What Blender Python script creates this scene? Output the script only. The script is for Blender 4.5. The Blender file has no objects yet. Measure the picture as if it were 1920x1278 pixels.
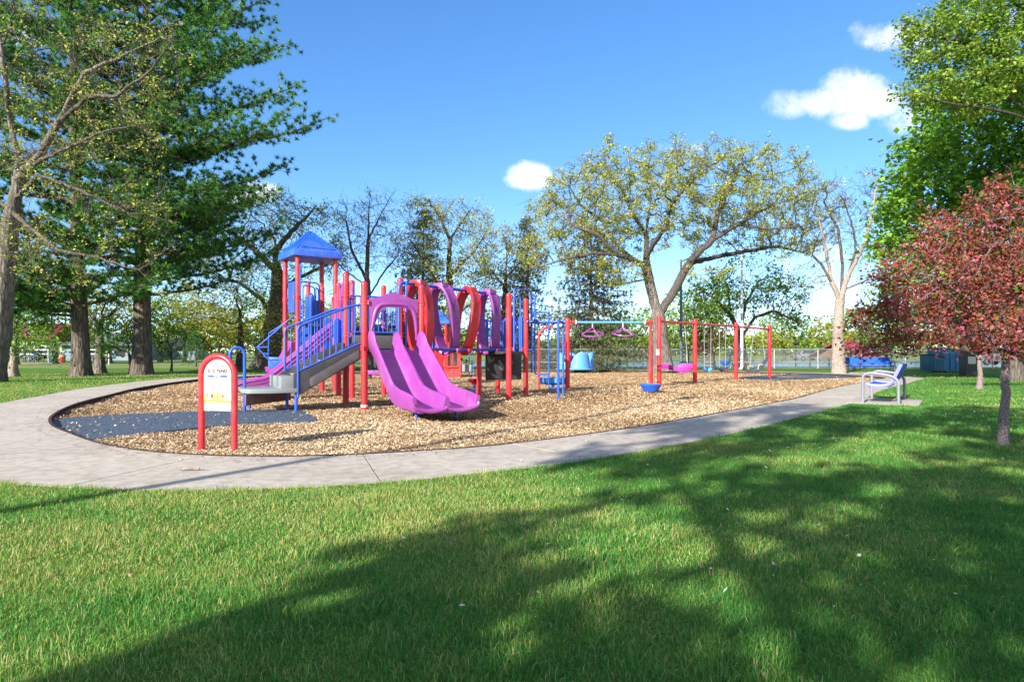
import bpy, bmesh, math, random
import numpy as np
from mathutils import Vector, Matrix, geometry, noise

SC = bpy.context.scene
COL = SC.collection
R = math.radians

# ---------------------------------------------------------------- camera
CAM_H = 1.15
F = 1200.0          # focal length in pixels of a 1920 px wide frame
HOR = 662.0         # row of the horizon
ZL = 0.08           # the lawn and the path lie a little above the wood chips
cam_data = bpy.data.cameras.new('camera')
cam = bpy.data.objects.new('camera', cam_data)
COL.objects.link(cam)
cam.location = (0, 0, CAM_H)
cam.rotation_euler = (R(90), 0, 0)
cam_data.sensor_width = 36
cam_data.lens = 36 * F / 1920
cam_data.shift_y = (HOR - 639) / 1920
cam_data.clip_start = 0.05
cam_data.clip_end = 3000
SC.camera = cam

# ---------------------------------------------------------------- sun and sky
SUN_EL = R(25)
TO = Vector((0.555, 0.832, 0))      # the way shadows fall
sun_dir = Vector((-TO.x * math.cos(SUN_EL), -TO.y * math.cos(SUN_EL), math.sin(SUN_EL))).normalized()
sd = bpy.data.lights.new('sun', 'SUN')
sd.energy = 3.7
sd.angle = R(0.53)
sd.color = (1.0, 0.94, 0.86)
sun = bpy.data.objects.new('sun', sd)
COL.objects.link(sun)
sun.rotation_euler = (-sun_dir).to_track_quat('-Z', 'Y').to_euler()
sun.location = (-30, -45, 30)

world = bpy.data.worlds.new('World')
SC.world = world
world.use_nodes = True
wn, wl = world.node_tree.nodes, world.node_tree.links
wn.clear()
w_out = wn.new('ShaderNodeOutputWorld')
w_bg = wn.new('ShaderNodeBackground')
w_bg.inputs['Strength'].default_value = 0.122
sky = wn.new('ShaderNodeTexSky')
sky.sky_type = 'NISHITA'
sky.sun_disc = False
sky.sun_elevation = SUN_EL
sky.sun_rotation = math.atan2(sun_dir.x, sun_dir.y)
sky.air_density = 0.6
sky.dust_density = 0.0
sky.ozone_density = 1.4
CLOUD_V = 4.6


def wmath(op, a, b=None, c=None, clamp=False):
    n = wn.new('ShaderNodeMath')
    n.operation = op
    n.use_clamp = clamp
    for i, x in enumerate((a, b, c)):
        if x is None:
            continue
        if isinstance(x, (int, float)):
            n.inputs[i].default_value = x
        else:
            wl.new(x, n.inputs[i])
    return n.outputs[0]


tc = wn.new('ShaderNodeTexCoord')
sp = wn.new('ShaderNodeSeparateXYZ')
wl.new(tc.outputs['Generated'], sp.inputs[0])
yy = wmath('MAXIMUM', sp.outputs[1], 0.02)
cx = wmath('DIVIDE', sp.outputs[0], yy)
cz = wmath('DIVIDE', sp.outputs[2], yy)
# cumulus puffs as directions: (azimuth tangent, elevation tangent, half width, half height, strength)
puffs = []
for (px, py, rx, ry, s) in [
        (1605, 178, 66, 50, 1.0), (1560, 196, 118, 28, 1.0), (1635, 190, 75, 32, 1.0), (1585, 150, 36, 24, .75), (1590, 226, 40, 18, .95),
        (1690, 70, 80, 28, .8), (1640, 62, 40, 18, .45), (1725, 95, 50, 24, .55), (1700, 205, 60, 36, .5),
        (993, 330, 44, 24, 1.0), (1020, 340, 40, 14, .4),
        (462, 362, 56, 22, 1.0), (420, 370, 36, 10, .5), (30, 55, 46, 34, .75), (200, 400, 90, 22, .5),
        (1285, 276, 50, 14, .35), (1455, 622, 60, 34, .55), (1560, 520, 70, 60, .25), (1910, 40, 40, 40, .6),
        (2300, 300, 160, 60, .9), (-300, 250, 180, 60, .9)]:
    puffs.append(((px - 960) / F, (HOR - py) / F, rx / F, ry / F, s))
field = None
for (a, b, rx, ry, s) in puffs:
    dx = wmath('MULTIPLY', wmath('SUBTRACT', cx, a), 1 / (rx * 1.25))
    dz = wmath('MULTIPLY', wmath('SUBTRACT', cz, b), 1 / (ry * 1.25))
    q = wmath('ADD', wmath('MULTIPLY', dx, dx), wmath('MULTIPLY', dz, dz))
    v = wmath('MULTIPLY', wmath('SUBTRACT', 1.0, q), s)
    field = v if field is None else wmath('MAXIMUM', field, v)
nz = wn.new('ShaderNodeTexNoise')
nz.inputs['Scale'].default_value = 20
nz.inputs['Detail'].default_value = 7
nz.inputs['Roughness'].default_value = 0.64
wl.new(tc.outputs['Generated'], nz.inputs['Vector'])
nsum = wmath('MULTIPLY', wmath('SUBTRACT', nz.outputs['Fac'], 0.5), 2.3)
mr = wn.new('ShaderNodeMapRange')
mr.interpolation_type = 'SMOOTHSTEP'
mr.inputs['From Min'].default_value = 0.0
mr.inputs['From Max'].default_value = 1.15
wl.new(wmath('ADD', field, nsum), mr.inputs['Value'])
front = wmath('GREATER_THAN', sp.outputs[1], 0.05)
m_front = wmath('MULTIPLY', mr.outputs[0], front)
# unseen cumulus over the rest of the sky, coverage raised to add fill light
nz2 = wn.new('ShaderNodeTexNoise')
nz2.inputs['Scale'].default_value = 3.2
nz2.inputs['Detail'].default_value = 8
wl.new(tc.outputs['Generated'], nz2.inputs['Vector'])
mr2 = wn.new('ShaderNodeMapRange')
mr2.interpolation_type = 'SMOOTHSTEP'
mr2.inputs['From Min'].default_value = 0.44
mr2.inputs['From Max'].default_value = 0.60
wl.new(nz2.outputs['Fac'], mr2.inputs['Value'])
back = wmath('LESS_THAN', sp.outputs[1], 0.05)
up = wmath('GREATER_THAN', sp.outputs[2], 0.0)
mask = wmath('MULTIPLY', wmath('ADD', m_front, wmath('MULTIPLY', wmath('MULTIPLY', mr2.outputs[0], back), up)), 0.96, clamp=True)
w_mix = wn.new('ShaderNodeMix')
w_mix.data_type = 'RGBA'
wl.new(mask, w_mix.inputs[0])
w_hs = wn.new('ShaderNodeHueSaturation')
w_hs.inputs['Hue'].default_value = 0.505
w_hs.inputs['Saturation'].default_value = 1.4
w_hs.inputs['Value'].default_value = 1.14
w_gm = wn.new('ShaderNodeGamma')          # the softer tone curve of the photograph
w_gm.inputs['Gamma'].default_value = 0.78
wl.new(sky.outputs[0], w_gm.inputs['Color'])
wl.new(w_gm.outputs[0], w_hs.inputs['Color'])
wl.new(w_hs.outputs[0], w_mix.inputs[6])
nz3 = wn.new('ShaderNodeTexNoise')
nz3.inputs['Scale'].default_value = 22
nz3.inputs['Detail'].default_value = 5
wl.new(tc.outputs['Generated'], nz3.inputs['Vector'])
w_cr = wn.new('ShaderNodeValToRGB')
w_cr.color_ramp.elements[0].position = 0.36
w_cr.color_ramp.elements[0].color = (CLOUD_V * .66, CLOUD_V * .69, CLOUD_V * .78, 1)
w_cr.color_ramp.elements[1].position = 0.58
w_cr.color_ramp.elements[1].color = (CLOUD_V, CLOUD_V * .975, CLOUD_V * .985, 1)
wl.new(nz3.outputs['Fac'], w_cr.inputs[0])
wl.new(w_cr.outputs[0], w_mix.inputs[7])
wl.new(w_mix.outputs[2], w_bg.inputs['Color'])
wl.new(w_bg.outputs[0], w_out.inputs['Surface'])

SC.view_settings.view_transform = 'Standard'
SC.view_settings.look = 'None'
SC.view_settings.gamma = 1
SC.view_settings.use_curve_mapping = False
SC.view_settings.exposure = 1.62
SC.render.engine = 'CYCLES'
SC.cycles.max_bounces = 7
SC.cycles.transparent_max_bounces = 8
SC.cycles.use_denoising = True
SC.cycles.caustics_reflective = False
SC.cycles.caustics_refractive = False


# ---------------------------------------------------------------- from photograph rows to places
def G(px, py, h=CAM_H):                 # a point of the chip surface (z = 0)
    y = F * h / (py - HOR)
    return Vector(((px - 960) / F * y, y, CAM_H - h))


def GL(px, py):                         # a point of the lawn (z = ZL)
    return G(px, py, CAM_H - ZL)


def P(px, py, y):                       # a point at distance y
    return Vector(((px - 960) / F * y, y, CAM_H + (HOR - py) / F * y))


# ---------------------------------------------------------------- materials
def srgb(r, g, b):
    def f(c):
        c /= 255.0
        return c / 12.92 if c <= 0.04045 else ((c + 0.055) / 1.055) ** 2.4
    return (f(r), f(g), f(b))


MATS = {}


class NT:
    def __init__(self, name):
        self.m = bpy.data.materials.new(name)
        self.m.use_nodes = True
        self.n = self.m.node_tree.nodes
        self.l = self.m.node_tree.links
        self.n.clear()
        self.out = self.n.new('ShaderNodeOutputMaterial')

    def new(self, t, **kw):
        x = self.n.new(t)
        for k, v in kw.items():
            setattr(x, k, v)
        return x

    def link(self, a, b):
        self.l.new(a, b)

    def noise(self, scale, detail=4, rough=0.55, vec=None, coord='Object'):
        t = self.new('ShaderNodeTexNoise')
        t.inputs['Scale'].default_value = scale
        t.inputs['Detail'].default_value = detail
        t.inputs['Roughness'].default_value = rough
        if vec is None:
            vec = self.coords(coord)
        self.link(vec, t.inputs['Vector'])
        return t.outputs['Fac']

    def coords(self, kind='Object', scale=None):
        if kind == 'World':
            o = self.new('ShaderNodeNewGeometry').outputs['Position']
        else:
            o = self.new('ShaderNodeTexCoord').outputs[kind]
        if scale:
            mp = self.new('ShaderNodeMapping')
            mp.inputs['Scale'].default_value = scale
            self.link(o, mp.inputs['Vector'])
            o = mp.outputs[0]
        return o

    def ramp(self, fac, stops, interp='LINEAR'):
        r = self.new('ShaderNodeValToRGB')
        r.color_ramp.interpolation = interp
        els = r.color_ramp.elements
        while len(els) < len(stops):
            els.new(0.5)
        for e, (p, c) in zip(els, stops):
            e.position = p
            e.color = (c[0], c[1], c[2], 1)
        self.link(fac, r.inputs[0])
        return r.outputs[0]

    def mix(self, fac, a, b, blend='MIX'):
        m = self.new('ShaderNodeMix', data_type='RGBA', blend_type=blend)
        for i, x in ((0, fac), (6, a), (7, b)):
            if isinstance(x, (int, float)):
                m.inputs[i].default_value = x
            elif isinstance(x, (tuple, list)):
                m.inputs[i].default_value = (*x[:3], 1)
            else:
                self.link(x, m.inputs[i])
        return m.outputs[2]

    def bump(self, h, strength=0.3, dist=0.01):
        b = self.new('ShaderNodeBump')
        b.inputs['Strength'].default_value = strength
        b.inputs['Distance'].default_value = dist
        self.link(h, b.inputs['Height'])
        return b.outputs[0]

    def bsdf(self, col, rough=0.5, spec=0.5, metal=0, normal=None, coat=0):
        b = self.new('ShaderNodeBsdfPrincipled')
        if isinstance(col, (tuple, list)):
            b.inputs['Base Color'].default_value = (*col[:3], 1)
        else:
            self.link(col, b.inputs['Base Color'])
        if isinstance(rough, (int, float)):
            b.inputs['Roughness'].default_value = rough
        else:
            self.link(rough, b.inputs['Roughness'])
        b.inputs['Specular IOR Level'].default_value = spec
        b.inputs['Metallic'].default_value = metal
        b.inputs['Coat Weight'].default_value = coat
        if normal is not None:
            self.link(normal, b.inputs['Normal'])
        return b.outputs[0]

    def done(self, sh):
        self.link(sh, self.out.inputs['Surface'])
        MATS[self.m.name] = self.m
        return self.m


def painted(name, col, rough=0.38, var=0.12, scale=3.0, spec=0.5, metal=0, bump=0.0):
    t = NT(name)
    n = t.noise(scale, 5)
    n2 = t.noise(scale * 14, 3)
    c = t.ramp(n, [(0.25, tuple(x * (1 - var) for x in col)), (0.75, tuple(min(1, x * (1 + var)) for x in col))])
    dirt = t.ramp(n2, [(0.55, (1, 1, 1)), (0.8, (0.86, 0.84, 0.80))])
    c = t.mix(1.0, c, dirt, 'MULTIPLY')
    fade = t.ramp(t.noise(1.1, 6, 0.7), [(0.48, (0, 0, 0)), (0.78, (1, 1, 1))])
    c = t.mix(t.mix(1.0, fade, (0.17, 0.17, 0.17), 'MULTIPLY'), c, (0.55, 0.50, 0.45))
    r = t.new('ShaderNodeMapRange')
    r.inputs['To Min'].default_value = rough * 0.8
    r.inputs['To Max'].default_value = rough * 1.35
    t.link(n2, r.inputs['Value'])
    nm = t.bump(t.noise(220, 2), bump, 0.002) if bump else None
    return t.done(t.bsdf(c, r.outputs[0], spec, metal, nm))


def leafy(name, stops, trans=0.35, rough=0.55):
    t = NT(name)
    a = t.new('ShaderNodeAttribute')
    a.attribute_name = 'tint'
    c = t.ramp(a.outputs['Fac'], stops)
    p = t.bsdf(c, rough, 0.25)
    tr = t.new('ShaderNodeBsdfTranslucent')
    t.link(t.mix(1.0, c, (1.0, 1.0, 0.55), 'MULTIPLY'), tr.inputs['Color'])
    mx = t.new('ShaderNodeMixShader')
    mx.inputs[0].default_value = trans
    t.link(p, mx.inputs[1])
    t.link(tr.outputs[0], mx.inputs[2])
    return t.done(mx.outputs[0])


def bark(name, c1, c2, sx=9, sz=1.6, strength=0.8):
    t = NT(name)
    v = t.coords('Object', (sx, sx, sz))
    vo = t.new('ShaderNodeTexVoronoi', feature='DISTANCE_TO_EDGE')
    vo.inputs['Scale'].default_value = 1.0
    wob = t.mix(0.25, v, t.new('ShaderNodeTexNoise').outputs['Color'])
    t.link(v, vo.inputs['Vector'])
    n = t.noise(2.4, 6, vec=v)
    mm = t.new('ShaderNodeMath', operation='MULTIPLY_ADD')
    t.link(vo.outputs['Distance'], mm.inputs[0])
    mm.inputs[1].default_value = 1.2
    t.link(n, mm.inputs[2])
    c = t.ramp(mm.outputs[0], [(0.3, c1), (0.95, c2)])
    big = t.noise(0.7, 3)
    c = t.mix(1.0, c, t.ramp(big, [(0.3, (.78, .78, .76)), (0.7, (1.15, 1.12, 1.08))]), 'MULTIPLY')
    return t.done(t.bsdf(c, 0.9, 0.15, normal=t.bump(mm.outputs[0], strength, 0.05)))


RED = painted('red_paint', (0.60, 0.022, 0.030), 0.34)
BLUE = painted('blue_paint', (0.018, 0.085, 0.47), 0.36)
BLUE_P = painted('blue_plastic', (0.016, 0.10, 0.56), 0.42)
LIGHTBLUE = painted('light_blue_plastic', (0.08, 0.30, 0.74), 0.42)
PURPLE = painted('purple_plastic', (0.265, 0.050, 0.265), 0.34)
MAGENTA = painted('magenta_plastic', (0.40, 0.018, 0.28), 0.38)
LAVENDER = painted('lavender_paint', (0.17, 0.18, 0.50), 0.5)
REDPL = painted('red_plastic', (0.56, 0.018, 0.022), 0.30)
CHAR = painted('charcoal_deck', (0.032, 0.032, 0.036), 0.6)
GREY_D = painted('grey_panel', (0.075, 0.068, 0.07), 0.6)
GREY_L = painted('grey_plastic', (0.20, 0.225, 0.225), 0.55)
BROWN = painted('brown_panel', (0.16, 0.075, 0.045), 0.6)
BLACKP = painted('black_rubber', (0.018, 0.018, 0.02), 0.6)
NAVY = painted('navy_seat', (0.035, 0.045, 0.075), 0.5)
STEEL = painted('galvanised_steel', (0.46, 0.46, 0.49), 0.42, metal=0.35)
GALV = painted('fence_wire', (0.20, 0.215, 0.22), 0.5)
DARKST = painted('dark_steel', (0.05, 0.075, 0.085), 0.5)
BOARD = painted('sign_board_white', (0.47, 0.465, 0.45), 0.5, var=.03)
BENCHBLUE = painted('bench_blue', (0.010, 0.085, 0.46), 0.6, spec=.2)
WHITE = painted('white_paint', (0.78, 0.77, 0.76), 0.5, var=.05)
SILVER = painted("silver_paint", (0.20, 0.20, 0.25), 0.45)
TAN = painted('tan_seat', (0.55, 0.42, 0.2), 0.6)
PRINT_K = painted('black_print', (0.05, 0.025, 0.02), 0.6, var=0)
PRINT_T = painted('turquoise_print', (0.16, 0.42, 0.40), 0.6, var=0)
PRINT_B = painted('blue_print', (0.025, 0.07, 0.20), 0.6, var=0)
PRINT_G = painted('grey_print', (0.26, 0.26, 0.26), 0.6, var=0)
PRINT_O = painted('orange_print', (0.58, 0.20, 0.015), 0.6, var=0)
PRINT_Y = painted('yellow_print', (0.58, 0.42, 0.09), 0.6, var=0)
PRINT_R = painted('coral_print', (0.40, 0.06, 0.04), 0.6, var=0)
PRINT_P = painted('pink_print', (0.50, 0.17, 0.17), 0.6, var=0)
ROOFRED = painted('red_metal_roof', (0.20, 0.018, 0.03), 0.5)
CARBLUE = painted('navy_car_paint', (0.02, 0.03, 0.07), 0.25)
CARWHITE = painted('white_car_paint', (0.72, 0.73, 0.75), 0.3, var=.04)
CARGREY = painted('grey_car_paint', (0.12, 0.13, 0.15), 0.3)
GLASS = painted('dark_glass', (0.015, 0.02, 0.025), 0.08, var=.05)
HOUSE = painted('blue_grey_siding', (0.16, 0.20, 0.25), 0.7)
TEAL = painted('teal_steel', (0.02, 0.13, 0.22), 0.5)
WOOD = painted('brown_wood', (0.13, 0.07, 0.035), 0.8, var=.3, scale=8)

BARK_OAK = bark('oak_bark', (0.04, 0.034, 0.03), (0.17, 0.145, 0.12), 9, 1.6)
BARK_LIGHT = bark('pale_oak_bark', (0.05, 0.043, 0.038), (0.23, 0.20, 0.175), 9, 1.6)
BARK_PINE = bark('pine_bark', (0.028, 0.023, 0.02), (0.19, 0.155, 0.13), 7, 1.1, 1.0)
BARK_DARK = bark('dark_bark', (0.025, 0.021, 0.018), (0.10, 0.085, 0.07), 9, 1.6)
BARK_PALE = bark('pale_bark', (0.16, 0.12, 0.10), (0.42, 0.35, 0.305), 14, 5, 0.5)
BARK_TWIG = bark('grey_twig_bark', (0.045, 0.04, 0.036), (0.13, 0.112, 0.10), 9, 3)
BARK_CRAB = bark('crabapple_bark', (0.085, 0.06, 0.06), (0.42, 0.32, 0.31), 30, 26, 0.6)

LEAF_OAK = leafy('oak_bud_leaf', [(0, (0.16, 0.21, 0.03)), (0.5, (0.38, 0.42, 0.08)), (1, (0.62, 0.60, 0.19))], 0.4)
LEAF_YEL = leafy('yellow_green_leaf', [(0, (0.15, 0.19, 0.02)), (0.5, (0.34, 0.35, 0.045)), (1, (0.52, 0.45, 0.08))], 0.4)
LEAF_MAPLE = leafy('maple_leaf', [(0, (0.06, 0.16, 0.018)), (0.5, (0.16, 0.34, 0.035)), (1, (0.32, 0.50, 0.08))], 0.38)
LEAF_GREEN = leafy('green_leaf', [(0, (0.08, 0.17, 0.02)), (0.5, (0.20, 0.34, 0.045)), (1, (0.38, 0.48, 0.09))], 0.4)
LEAF_MID = leafy('mid_green_leaf', [(0, (0.055, 0.13, 0.022)), (0.5, (0.13, 0.26, 0.04)), (1, (0.26, 0.38, 0.08))], 0.35)
LEAF_CRAB = leafy('crabapple_leaf', [(0, (0.10, 0.035, 0.022)), (0.40, (0.24, 0.052, 0.036)), (0.66, (0.40, 0.07, 0.06)),
                                     (0.76, (0.19, 0.15, 0.045)), (0.97, (0.44, 0.08, 0.09)), (1, (0.60, 0.16, 0.24))], 0.3)
LEAF_DRED = leafy('dark_red_leaf', [(0, (0.03, 0.012, 0.010)), (1, (0.14, 0.035, 0.03))], 0.25)
NEEDLE = leafy('pine_needles', [(0, (0.03, 0.095, 0.026)), (0.5, (0.085, 0.235, 0.048)), (1, (0.21, 0.42, 0.085))], 0.3)
NEEDLE_SP = leafy('spruce_needles', [(0, (0.04, 0.06, 0.03)), (0.6, (0.12, 0.15, 0.065)), (1, (0.26, 0.22, 0.10))], 0.15)
GRASSB = leafy('grass_blade', [(0, (0.03, 0.14, 0.03)), (0.45, (0.075, 0.26, 0.045)), (0.75, (0.17, 0.36, 0.06)),
                               (0.90, (0.34, 0.36, 0.10)), (1, (0.60, 0.50, 0.24))], 0.3, 0.5)
CHIPM = leafy('wood_chip', [(0, (0.07, 0.045, 0.025)), (0.22, (0.21, 0.135, 0.075)), (0.55, (0.39, 0.27, 0.15)), (1, (0.66, 0.53, 0.35))], 0.0, 0.8)
LITTER = leafy('dry_litter', [(0, (0.22, 0.10, 0.05)), (0.5, (0.45, 0.34, 0.22)), (1, (0.72, 0.70, 0.66))], 0.1, 0.8)


def mat_lawn():
    t = NT('lawn_soil')
    w = t.coords('World')
    n1 = t.noise(0.35, 4, vec=w)
    n2 = t.noise(6, 5, vec=w)
    n3 = t.noise(60, 4, 0.7, vec=w)
    c = t.ramp(n1, [(0.3, (0.08, 0.19, 0.025)), (0.55, (0.13, 0.25, 0.035)), (0.75, (0.23, 0.29, 0.07))])
    c = t.mix(0.5, c, t.ramp(n2, [(0.3, (0.045, 0.12, 0.014)), (0.7, (0.15, 0.24, 0.04))]))
    c = t.mix(1.0, c, t.ramp(n3, [(0.25, (0.5, 0.5, 0.5)), (0.7, (1.25, 1.25, 1.2))]), 'MULTIPLY')
    return t.done(t.bsdf(c, 0.9, 0.1, normal=t.bump(n3, 0.8, 0.05)))


def mat_chips():
    t = NT('wood_chip_bed')
    w = t.coords('World')
    n0 = t.noise(3, 3, vec=w)
    wob = t.new('ShaderNodeVectorMath', operation='MULTIPLY_ADD')
    nn = t.new('ShaderNodeTexNoise')
    nn.inputs['Scale'].default_value = 30
    t.link(w, nn.inputs['Vector'])
    t.link(nn.outputs['Color'], wob.inputs[0])
    wob.inputs[1].default_value = (0.03, 0.03, 0.03)
    t.link(w, wob.inputs[2])
    vo = t.new('ShaderNodeTexVoronoi')
    vo.inputs['Scale'].default_value = 26
    t.link(wob.outputs[0], vo.inputs['Vector'])
    sx = t.new('ShaderNodeSeparateColor')
    t.link(vo.outputs['Color'], sx.inputs[0])
    c = t.ramp(sx.outputs[0], [(0.0, (0.10, 0.055, 0.026)), (0.25, (0.24, 0.14, 0.06)), (0.6, (0.42, 0.265, 0.115)), (1, (0.62, 0.45, 0.24))])
    c = t.mix(0.55, c, t.ramp(n0, [(0.3, (0.34, 0.21, 0.09)), (0.7, (0.46, 0.31, 0.15))]))
    h = t.new('ShaderNodeMath', operation='MULTIPLY')
    t.link(sx.outputs[1], h.inputs[0])
    h.inputs[1].default_value = 1.0
    return t.done(t.bsdf(c, 0.9, 0.1, normal=t.bump(h.outputs[0], 0.7, 0.03)))


def mat_concrete():
    t = NT('concrete')
    w = t.coords('World')
    n1 = t.noise(0.8, 5, vec=w)
    n2 = t.noise(9, 6, 0.65, vec=w)
    n3 = t.noise(140, 3, vec=w)
    c = t.ramp(n1, [(0.3, (0.38, 0.335, 0.275)), (0.7, (0.48, 0.43, 0.36))])
    c = t.mix(1.0, c, t.ramp(n2, [(0.32, (0.74, 0.72, 0.69)), (0.58, (1.04, 1.04, 1.04))]), 'MULTIPLY')
    c = t.mix(1.0, c, t.ramp(n3, [(0.3, (0.86, 0.86, 0.86)), (0.7, (1.07, 1.07, 1.07))]), 'MULTIPLY')
    return t.done(t.bsdf(c, 0.85, 0.2, normal=t.bump(n3, 0.25, 0.004)))


def mat_rubber():
    t = NT('blue_grey_rubber')
    w = t.coords('World')
    vo = t.new('ShaderNodeTexVoronoi')
    vo.inputs['Scale'].default_value = 90
    t.link(w, vo.inputs['Vector'])
    s = t.new('ShaderNodeSeparateColor')
    t.link(vo.outputs['Color'], s.inputs[0])
    c = t.ramp(s.outputs[0], [(0, (0.025, 0.036, 0.052)), (0.5, (0.055, 0.078, 0.112)), (0.85, (0.08, 0.11, 0.155)), (1, (0.20, 0.25, 0.32))])
    return t.done(t.bsdf(c, 0.85, 0.2, normal=t.bump(s.outputs[1], 0.4, 0.006)))


def mat_water():
    t = NT('lake_water')
    w = t.coords('World', (0.5, 0.12, 1))
    n = t.noise(1.5, 5, vec=w)
    return t.done(t.bsdf((0.05, 0.12, 0.17), 0.18, 0.6, normal=t.bump(n, 0.4, 0.15)))


def mat_soil(name, a, b, s=2.0):
    t = NT(name)
    n = t.noise(s, 6, vec=t.coords('World'))
    return t.done(t.bsdf(t.ramp(n, [(0.3, a), (0.7, b)]), 0.95, 0.1))


LAWN = mat_lawn()
CHIPS = mat_chips()
CONCRETE = mat_concrete()
RUBBER = mat_rubber()
WATER = mat_water()
SAND = mat_soil('sand', (0.42, 0.30, 0.20), (0.52, 0.38, 0.27))
SHORE = mat_soil('far_shore_grass', (0.11, 0.17, 0.045), (0.22, 0.25, 0.08), 0.08)
EDGING = mat_soil('edging_rubber', (0.035, 0.025, 0.022), (0.075, 0.055, 0.05), 6)


# ---------------------------------------------------------------- mesh building
class MB:
    def __init__(self):
        self.v, self.f = [], []

    def add(self, vs, fs):
        o = len(self.v)
        self.v.extend([tuple(x) for x in vs])
        self.f.extend([tuple(i + o for i in f) for f in fs])
        return self

    def box(self, c, s, ax=None, ay=None):
        ax = Vector(ax or (1, 0, 0)).normalized()
        ay = Vector(ay or (-ax.y, ax.x, 0)).normalized()
        az = ax.cross(ay)
        c = Vector(c)
        vs = [c + ax * (s[0] / 2 * i) + ay * (s[1] / 2 * j) + az * (s[2] / 2 * k) for i in (-1, 1) for j in (-1, 1) for k in (-1, 1)]
        return self.add(vs, [(0, 1, 3, 2), (4, 6, 7, 5), (0, 4, 5, 1), (2, 3, 7, 6), (0, 2, 6, 4), (1, 5, 7, 3)])

    def tube(self, pts, r, n=10, closed=False, cap=True):
        pts = [Vector(p) for p in pts]
        m = len(pts)
        rr = r if isinstance(r, (list, tuple)) else [r] * m
        vs, fs = [], []
        prev = None
        for i, p in enumerate(pts):
            if closed:
                t = pts[(i + 1) % m] - pts[i - 1]
            else:
                t = pts[min(i + 1, m - 1)] - pts[max(i - 1, 0)]
            t.normalize()
            if prev is None:
                a = Vector((0, 0, 1)) if abs(t.z) < 0.9 else Vector((1, 0, 0))
                prev = t.cross(a).normalized()
            prev = (prev - t * prev.dot(t)).normalized()
            b = t.cross(prev)
            for k in range(n):
                an = 2 * math.pi * k / n
                vs.append(p + (prev * math.cos(an) + b * math.sin(an)) * rr[i])
        for i in range(m if closed else m - 1):
            for k in range(n):
                k2, j = (k + 1) % n, (i + 1) % m
                fs.append((i * n + k, i * n + k2, j * n + k2, j * n + k))
        if cap and not closed:
            fs.append(tuple(range(n - 1, -1, -1)))
            fs.append(tuple((m - 1) * n + k for k in range(n)))
        return self.add(vs, fs)

    def lathe(self, prof, c=(0, 0, 0), n=20):
        c = Vector(c)
        vs, fs = [], []
        m = len(prof)
        for (r, z) in prof:
            for k in range(n):
                a = 2 * math.pi * k / n
                vs.append(c + Vector((r * math.cos(a), r * math.sin(a), z)))
        for i in range(m - 1):
            for k in range(n):
                k2 = (k + 1) % n
                fs.append((i * n + k, i * n + k2, (i + 1) * n + k2, (i + 1) * n + k))
        fs.append(tuple(range(n - 1, -1, -1)))
        fs.append(tuple((m - 1) * n + k for k in range(n)))
        return self.add(vs, fs)

    def prism(self, poly, o, ax, ay, t):
        """poly in the plane (ax, ay) through o, thickness t centred on the plane"""
        o, ax, ay = Vector(o), Vector(ax).normalized(), Vector(ay).normalized()
        az = ax.cross(ay)
        n = len(poly)
        A = [o + ax * a + ay * b - az * (t / 2) for a, b in poly]
        B = [o + ax * a + ay * b + az * (t / 2) for a, b in poly]
        tris = geometry.tessellate_polygon([[Vector((a, b, 0)) for a, b in poly]])
        fs = []
        for tr in tris:
            fs.append(tuple(tr))
            fs.append(tuple(n + i for i in reversed(tr)))
        area = sum(poly[i][0] * poly[(i + 1) % n][1] - poly[(i + 1) % n][0] * poly[i][1] for i in range(n))
        for i in range(n):
            j = (i + 1) % n
            fs.append((i, j, n + j, n + i) if area > 0 else (j, i, n + i, n + j))
        return self.add(A + B, fs)

    def sweep(self, prof, path, side, closed=False, scale=None):
        """closed profile [(a along side, b along the path normal)] swept along a path; side: fixed vector or a list"""
        path = [Vector(p) for p in path]
        m, n = len(path), len(prof)
        vs, fs = [], []
        for i, p in enumerate(path):
            t = (path[(i + 1) % m] - path[i - 1]) if closed else (path[min(i + 1, m - 1)] - path[max(i - 1, 0)])
            t.normalize()
            s = Vector(side[i] if isinstance(side, list) else side).normalized()
            nv = s.cross(t).normalized()
            k = scale[i] if scale else (1, 1)
            for (a, b) in prof:
                vs.append(p + s * a * k[0] + nv * b * k[1])
        for i in range(m if closed else m - 1):
            j = (i + 1) % m
            for k in range(n):
                k2 = (k + 1) % n
                fs.append((i * n + k, i * n + k2, j * n + k2, j * n + k))
        if not closed:
            tris = geometry.tessellate_polygon([[Vector((a, b, 0)) for a, b in prof]])
            for tr in tris:
                fs.append(tuple(tr))
                fs.append(tuple((m - 1) * n + i for i in reversed(tr)))
        return self.add(vs, fs)

    def mesh(self, name, mat, bevel=0.0, angle=40):
        me = bpy.data.meshes.new(name)
        me.from_pydata(self.v, [], self.f)
        bm = bmesh.new()
        bm.from_mesh(me)
        bmesh.ops.recalc_face_normals(bm, faces=bm.faces)
        if bevel:
            ed = [e for e in bm.edges if e.is_manifold and e.calc_face_angle(0) > R(35)]
            bmesh.ops.bevel(bm, geom=ed, offset=bevel, segments=2, affect='EDGES', profile=0.6, clamp_overlap=True)
        bm.to_mesh(me)
        bm.free()
        for p in me.polygons:
            p.use_smooth = True
        try:
            me.set_sharp_from_angle(angle=R(angle))
        except Exception:
            pass
        me.materials.append(mat)
        return me


ORG = {}


def tag(o, label=None, cat=None, group=None, kind=None):
    if label:
        o['label'] = label
    if cat:
        o['category'] = cat
    if group:
        o['group'] = group
    if kind:
        o['kind'] = kind
    return o


def thing(name, label, cat, loc=(0, 0, 0), group=None):
    o = bpy.data.objects.new(name, None)
    o.empty_display_size = 0.2
    COL.objects.link(o)
    o.location = loc
    ORG[o] = Vector(loc)
    return tag(o, label, cat, group)


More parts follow.
